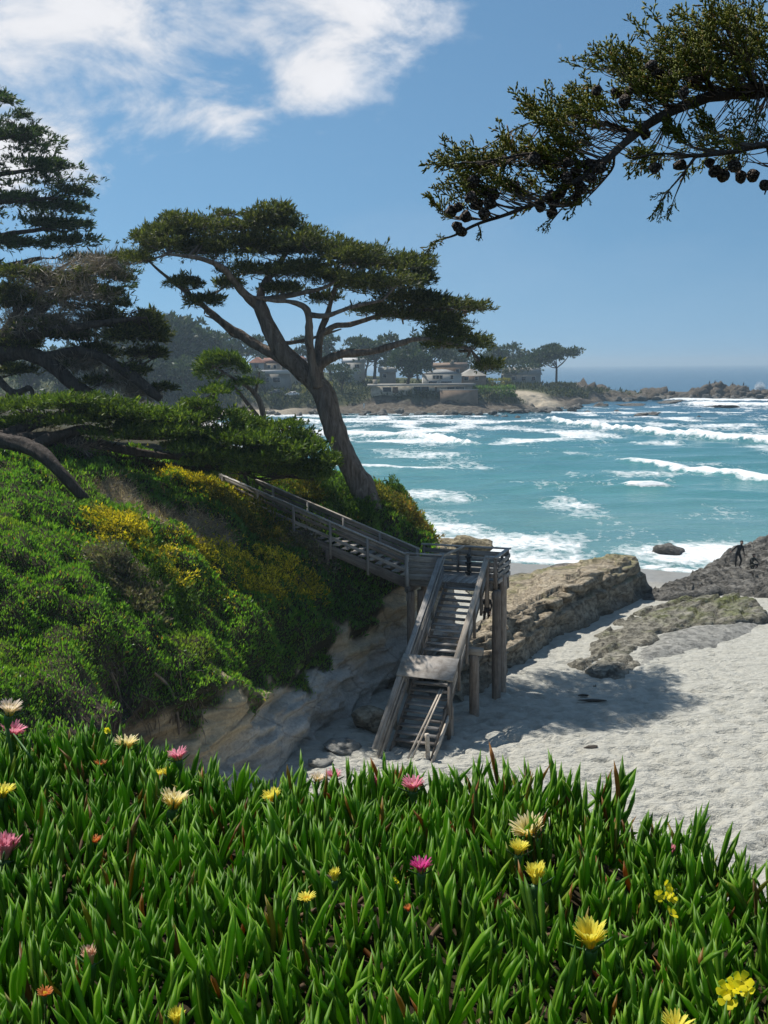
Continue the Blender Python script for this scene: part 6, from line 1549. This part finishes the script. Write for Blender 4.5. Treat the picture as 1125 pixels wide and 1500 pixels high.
for x_, y_ in SKY_Y:
    put_rock(x_, 584, RNG.uniform(15, 24) * (1.5 if x_ < 890 else 1), (584 - y_) * .88, 412 + RNG.uniform(-4, 6), RT_, LBR, 'reef crest rocks')
    put_rock(x_ + RNG.uniform(-8, 8), 586, RNG.uniform(12, 22), (586 - y_) * .62, 404 + RNG.uniform(-3, 3), RT_, LBR, 'reef crest rocks')
for k in range(26):
    x_ = 842 + k * 13 + RNG.uniform(-4, 4); put_rock(x_, 588 - .008 * (x_ - 840) + RNG.uniform(-1, 1.5), RNG.uniform(8, 17), RNG.uniform(3, 9), 392 + RNG.uniform(-6, 3), RV, LBF, 'rocks at the foot of the reef')
for k in range(64):
    x_ = 395 + k * 7.2 + RNG.uniform(-4, 4); yb = 606 - 6 * max(0, (x_ - 700) / 150) + RNG.uniform(-6, 1); D_ = float(G(x_, yb, -.3)[1])
    put_rock(x_, yb, RNG.uniform(5, 13), RNG.uniform(2.5, 7) * (1 if x_ > 560 else .6), min(D_, 330 if x_ < 740 else 380), RV, LBS, 'foreshore boulders')
for (x_, y_, w_, h_) in ((880, 595, 14, 5), (903, 605, 9, 4), (938, 608, 11, 4), (957, 607, 9, 4), (1022, 610, 4, 2), (740, 610, 5, 3), (758, 612, 6, 4), (728, 609, 4, 2), (862, 603, 9, 2.5), (925, 594, 20, 3), (975, 590, 24, 3), (1060, 596, 24, 2.5)):
    put_rock(x_, y_, w_, h_, float(G(x_, y_, -.7)[1]), RV, LBW, 'rocks awash')
# cormorants on the reef
BIRD = plain('bird_black', (.012, .012, .012), .6, .2)
def bird(px_, py, label):
    c = P(px_, py, 411); V, F = tube(np.array([(-.35, 0, -.1), (-.12, 0, .25), (.05, 0, .65), (.10, 0, 1.05), (.12, 0, 1.35), (.22, 0, 1.45), (.42, 0, 1.43)]), [.03, .17, .24, .17, .08, .08, .015], 8, 22)
    tag(obj('bird', mesh_np('bird', V + c + np.array([0, 0, -.3]), F, BIRD, True)), label, 'bird', 'birds perched on the reef')
LB = 'black seabird perched upright on top of the reef'
for a, b in ((1039, 562), (1047, 561), (1073, 564), (1089, 564)): bird(a, b, LB)
# spray where a wave strikes the end of the reef
n = 900; c = P(1113, 572, 425); u = unit(n); u[:, 2] = np.abs(u[:, 2]); rr = RNG.uniform(0, 1, n) ** .6
p = c + u * rr[:, None] * np.array([5.0, 2.0, 4.6]) * (1 - .5 * np.abs(u[:, :1])); 
SPR = M('spray', .9, .1).color((.85, .87, .88)).m
V, F = scatter(ICO3[0][:0] if False else make_tuft(4, 2.5, .4, 9)[0], make_tuft(4, 2.5, .4, 9)[1], frames(u + .3), RNG.uniform(.2, .7, n) * (1.2 - rr), p)
tag(obj('sea_spray', mesh_np('sea_spray', V, F, SPR)), 'white burst of spray where a wave strikes the reef end', 'spray', kind='stuff')
person('distant person in pale clothes standing on the far shore', (float(G(531, 606, .2)[0]), 304.0, .7), 0, JW, plain('pale_clothes', (.6, .6, .58), .8), scale=1.0)
# ================================================================== NEAR CYPRESS BRANCH WITH CONES (top right)
def spray_template(seed):
    rg = np.random.default_rng(seed); V, F = [], []
    def shoot(a, d, l, r):
        d = d / np.linalg.norm(d); x = np.cross(d, rg.normal(size=3)); x /= np.linalg.norm(x); y = np.cross(d, x); b = len(V)
        V.append(a)
        for j in range(3):
            an = j * 2.094; V.append(a + d * l * .55 + (x * math.cos(an) + y * math.sin(an)) * r * 1.25)
        V.append(a + d * l)
        for j in range(3):
            j2 = (j + 1) % 3; F.extend([[b, b + 1 + j2, b + 1 + j], [b + 1 + j, b + 1 + j2, b + 4]])
    ax = np.array([0, 0, 1.0]); bend = rg.normal(size=3) * .12
    pt = lambda t: ax * t + bend * t * t
    for k in range(5): shoot(pt(k / 5), pt((k + 1) / 5) - pt(k / 5) + 1e-6, .24, .020)
    for k in range(10):
        t = .12 + .08 * k; az = rg.uniform(0, 6.28); sp = rg.uniform(.5, .85)
        d = np.array([math.sin(sp) * math.cos(az), math.sin(sp) * math.sin(az), math.cos(sp)]); l = .38 * (1.1 - .6 * t) * rg.uniform(.7, 1.2)
        shoot(pt(t), d, l, .026)
        for j in range(3):
            d2 = d + rg.normal(size=3) * .55; shoot(pt(t) + d * l * (.35 + .22 * j), d2, l * rg.uniform(.35, .55), .024)
    return np.array(V), np.array(F)
SPRAYS = [spray_template(k) for k in range(4)]
CY_NEAR = leaf_mat('near_cypress_leaf', [(0, (.06, .065, .016)), (.4, (.10, .115, .02)), (.8, (.15, .165, .028)), (.93, (.20, .18, .035)), (1, (.20, .12, .05))], .42)
_c = M('cone_brown', .8, .25); _v = _c.voro(_c.pos(coord='Object'), 2.1, 'DISTANCE_TO_EDGE'); _n = _c.noise(_c.pos(coord='Object'), 5, 4)
_c.color(_c.mix(_c.rng(_v, 0, .12, 1, 0), _c.ramp(_n, [(.3, (.10, .075, .058)), (.7, (.23, .18, .145))]), (.03, .022, .016))); _c.bump(_c.rng(_v, 0, .22), 1.0, .35); CONE_M = _c.m
BD = 2.62
br = thing('cypress_tree', 'near cypress reaching a branch with clusters of round brown cones over the bay', 'tree', (2.75, 3.0, 11.9))
V, F = tube([(2.80, 3.05, 11.3), (2.76, 3.0, 12.6), (2.72, 2.95, 14.0), (2.82, 3.0, 15.6), (3.0, 3.1, 17.2)], [.20, .155, .135, .10, .05], 20, 40, .16, 5, flute=.05); part('trunk', mesh_np('trunk', V, F, BARK, True), br)
LIMB = [(2010, 40, .32, 40), (1700, 55, .2, 28), (1480, 80, .12, 21), (1330, 95, .1, 17), (1220, 112, .1, 13), (1125, 132, .05, 9.5), (1050, 140, .0, 8), (990, 160, -.02, 6.5), (935, 192, -.04, 6), (890, 232, -.05, 5), (850, 262, -.05, 4), (800, 290, -.05, 3.2), (745, 313, -.06, 2.6), (700, 328, -.06, 2.2), (665, 345, -.07, 1.6), (640, 353, -.07, 1.2), (622, 372, -.07, .7)]
w, r = skel(BD, LIMB); V, F = tube(w, r, 10, 120, .2, 26); part('limb', mesh_np('limb', V, F, BARK_D, True), br)
nodes = [catmull(w, 120)]
SUBS = [[(985, 162, 0, 4.5), (950, 130, .03, 3.5), (915, 95, .05, 2), (890, 75, .06, 1)], [(1050, 140, 0, 5), (1020, 95, -.03, 3.5), (1000, 50, -.05, 2)], [(1110, 130, 0, 5), (1080, 80, .04, 3.5), (1060, 30, .06, 2), (1050, 5, .06, 1)],
        [(930, 195, 0, 4), (880, 180, .05, 3), (830, 180, .08, 2), (785, 178, .08, 1.2), (752, 190, .08, .8)], [(880, 240, 0, 3.5), (830, 235, -.05, 2.6), (780, 225, -.08, 1.8), (720, 235, -.1, 1.2), (660, 240, -.1, .7)],
        [(2000, 120, .30, 18), (1700, 170, .1, 14), (1480, 220, -.05, 11), (1330, 240, -.15, 8), (1200, 220, -.14, 6), (1125, 212, -.12, 4.5), (1075, 222, -.12, 3.5), (1020, 228, -.12, 2.5), (970, 225, -.13, 1.6), (925, 232, -.13, .9)], [(1020, 228, -.12, 2), (1000, 255, -.12, 1.4), (975, 285, -.13, 1.0), (955, 315, -.13, .6)], [(1005, 250, -.12, 1.2), (990, 285, -.11, .9), (978, 318, -.11, .5)],
        [(745, 313, -.06, 2), (715, 322, -.02, 1.3), (685, 318, .0, .8), (645, 318, .0, .5)], [(850, 262, -.05, 2), (840, 285, -.08, 1.3), (815, 315, -.08, .9), (795, 340, -.08, .5)], [(900, 225, -.05, 2.5), (895, 250, .0, 1.8), (860, 290, .02, 1.0), (850, 300, .02, .5)], [(700, 328, -.06, 1.5), (705, 345, -.05, .9), (700, 352, -.05, .5)], [(1125, 212, -.12, 3), (1130, 250, -.1, 2), (1120, 285, -.1, 1)]]
for sb in SUBS:
    w, r = skel(BD, sb); V, F = tube(w, r, 7, 8 * len(sb), .2, 30); part('twig', mesh_np('twig', V, F, BARK_D, True), br); nodes.append(catmull(w, 40))
nodes = np.concatenate(nodes)
NP = [(1065, 55, 55, 42, 46), (1010, 85, 45, 42, 34), (1105, 75, 30, 50, 34), (1040, 110, 50, 28, 34), (950, 120, 42, 34, 30), (905, 100, 26, 20, 14), (985, 145, 42, 22, 22), (1100, 130, 30, 18, 12), (885, 170, 36, 26, 24), (835, 190, 38, 24, 22), (795, 178, 18, 14, 9), (850, 225, 40, 24, 24), (815, 250, 34, 24, 22),
      (760, 235, 30, 18, 15), (715, 250, 34, 15, 16), (675, 243, 22, 11, 9), (735, 280, 36, 18, 17), (700, 300, 26, 14, 11), (785, 290, 24, 16, 11), (655, 318, 14, 10, 4), (860, 270, 26, 16, 12), (1060, 200, 36, 18, 15), (1010, 215, 30, 12, 11), (965, 215, 26, 16, 13), (1105, 185, 18, 22, 10), (1090, 225, 26, 10, 8), (1180, 90, 50, 60, 30), (1240, 110, 50, 60, 24), (1200, 200, 50, 26, 12), (1360, 90, 70, 60, 18), (1500, 60, 80, 70, 16), (1380, 220, 70, 35, 12), (1680, 40, 90, 70, 12)]
sv, sf, off = [], [], 0; tw = MB()
def add_spray(p, d, s):
    global off
    k = RNG.integers(4); V, F = scatter(*SPRAYS[k], frames(d[None]), np.array([s]), p[None]); sv.append(V); sf.append(F + off); off += len(V)
for (a, b, rx, rz, n) in NP:
    for k in range(int(n * 1.25)):
        p = P(a + RNG.normal() * rx * .5, b + RNG.normal() * rz * .5, BD + RNG.normal() * .07)
        j = nodes[np.argmin(np.linalg.norm(nodes - p - np.array([.075, 0, -.012]), axis=1))]; v = p - j; l = np.linalg.norm(v)
        if l > .02: tw.add(*tube([j, j + v * .5 + np.array([0, 0, -.004]), p], [.0016, .0013, .0009], 4, 4))
        d = v / (l + 1e-6) * .55 + np.array([-.38, 0, .62]) + RNG.normal(size=3) * .30
        if p[2] < j[2] - .03: d = v / (l + 1e-6) + np.array([-.25, 0, .05]) + RNG.normal(size=3) * .35
        add_spray(p, d, RNG.uniform(.055, .092))
for (a, b, c_, d_) in ((622, 372, 645, 350), (640, 365, 660, 345), (700, 350, 705, 330), (795, 338, 812, 315), (955, 318, 975, 288), (978, 318, 990, 290), (850, 300, 860, 280), (640, 270, 665, 285), (648, 320, 668, 318), (752, 190, 775, 182), (965, 300, 985, 270)):
    p = P(c_, d_, BD - .1); e = P(a, b, BD - .1); add_spray(p, e - p + RNG.normal(size=3) * .004, np.linalg.norm(e - p) * 1.15); add_spray(p + (e - p) * .3, e - p + RNG.normal(size=3) * .02, np.linalg.norm(e - p) * .8)
tag(part('spray_mass', mesh_np('spray_mass', np.concatenate(sv), np.concatenate(sf), CY_NEAR), br), kind='stuff')
tag(part('twiglet_mass', tw.mesh('twiglet_mass', TWIG), br), kind='stuff')
CONES = [(693, 266), (735, 236), (712, 280), (698, 299), (710, 313), (670, 303), (670, 331), (676, 339), (754, 275), (782, 233), (796, 240), (800, 229), (808, 289), (812, 299), (791, 301), (822, 280), (808, 312), (852, 275), (866, 261), (843, 252), (880, 247), (861, 243), (903, 135), (922, 133), (875, 133), (941, 121), (964, 107), (983, 124), (1001, 135), (987, 110), (959, 245), (996, 242), (1039, 238), (1060, 257), (1076, 243), (1086, 259), (1104, 257), (1121, 271), (1048, 250), (955, 95), (973, 137), (945, 196), (833, 238), (689, 289), (661, 310), (718, 299), (830, 262), (845, 290), (683, 318), (722, 285), (915, 148), (1015, 118)]
CM = [rock_mesh('cone', 200 + k, CONE_M, .45, .10, 1.0, ico(2)) for k in range(5)]
for (a, b) in CONES:
    p = P(a, b, BD - .06 + RNG.normal() * .05); o = bpy.data.objects.new('cone', CM[RNG.integers(5)]); COL.objects.link(o); o.parent = br; o.matrix_parent_inverse = Matrix.Translation(-Vector(br.location))
    s = RNG.uniform(.0145, .0185); o.matrix_basis = Matrix.Translation(Vector(p)) @ Matrix.Rotation(RNG.uniform(0, 6), 4, 'X') @ Matrix.Rotation(RNG.uniform(0, 6), 4, 'Z') @ Matrix.Diagonal((s, s, s * 1.08, 1))
# ================================================================== SEA HAZE
hzm = bpy.data.materials.new('haze'); hzm.use_nodes = True; hzm.node_tree.nodes.clear()
pv_ = hzm.node_tree.nodes.new('ShaderNodeVolumePrincipled'); pv_.inputs['Color'].default_value = (.60, .78, .92, 1); pv_.inputs['Density'].default_value = .00033; pv_.inputs['Anisotropy'].default_value = .25
ho_ = hzm.node_tree.nodes.new('ShaderNodeOutputMaterial'); hzm.node_tree.links.new(pv_.outputs[0], ho_.inputs['Volume'])
tag(obj('haze', box_mesh('haze', (-9700, -3200, -5.5), (9700, 9700, 48), hzm)), 'thin sea haze over the whole bay', 'haze', kind='stuff')
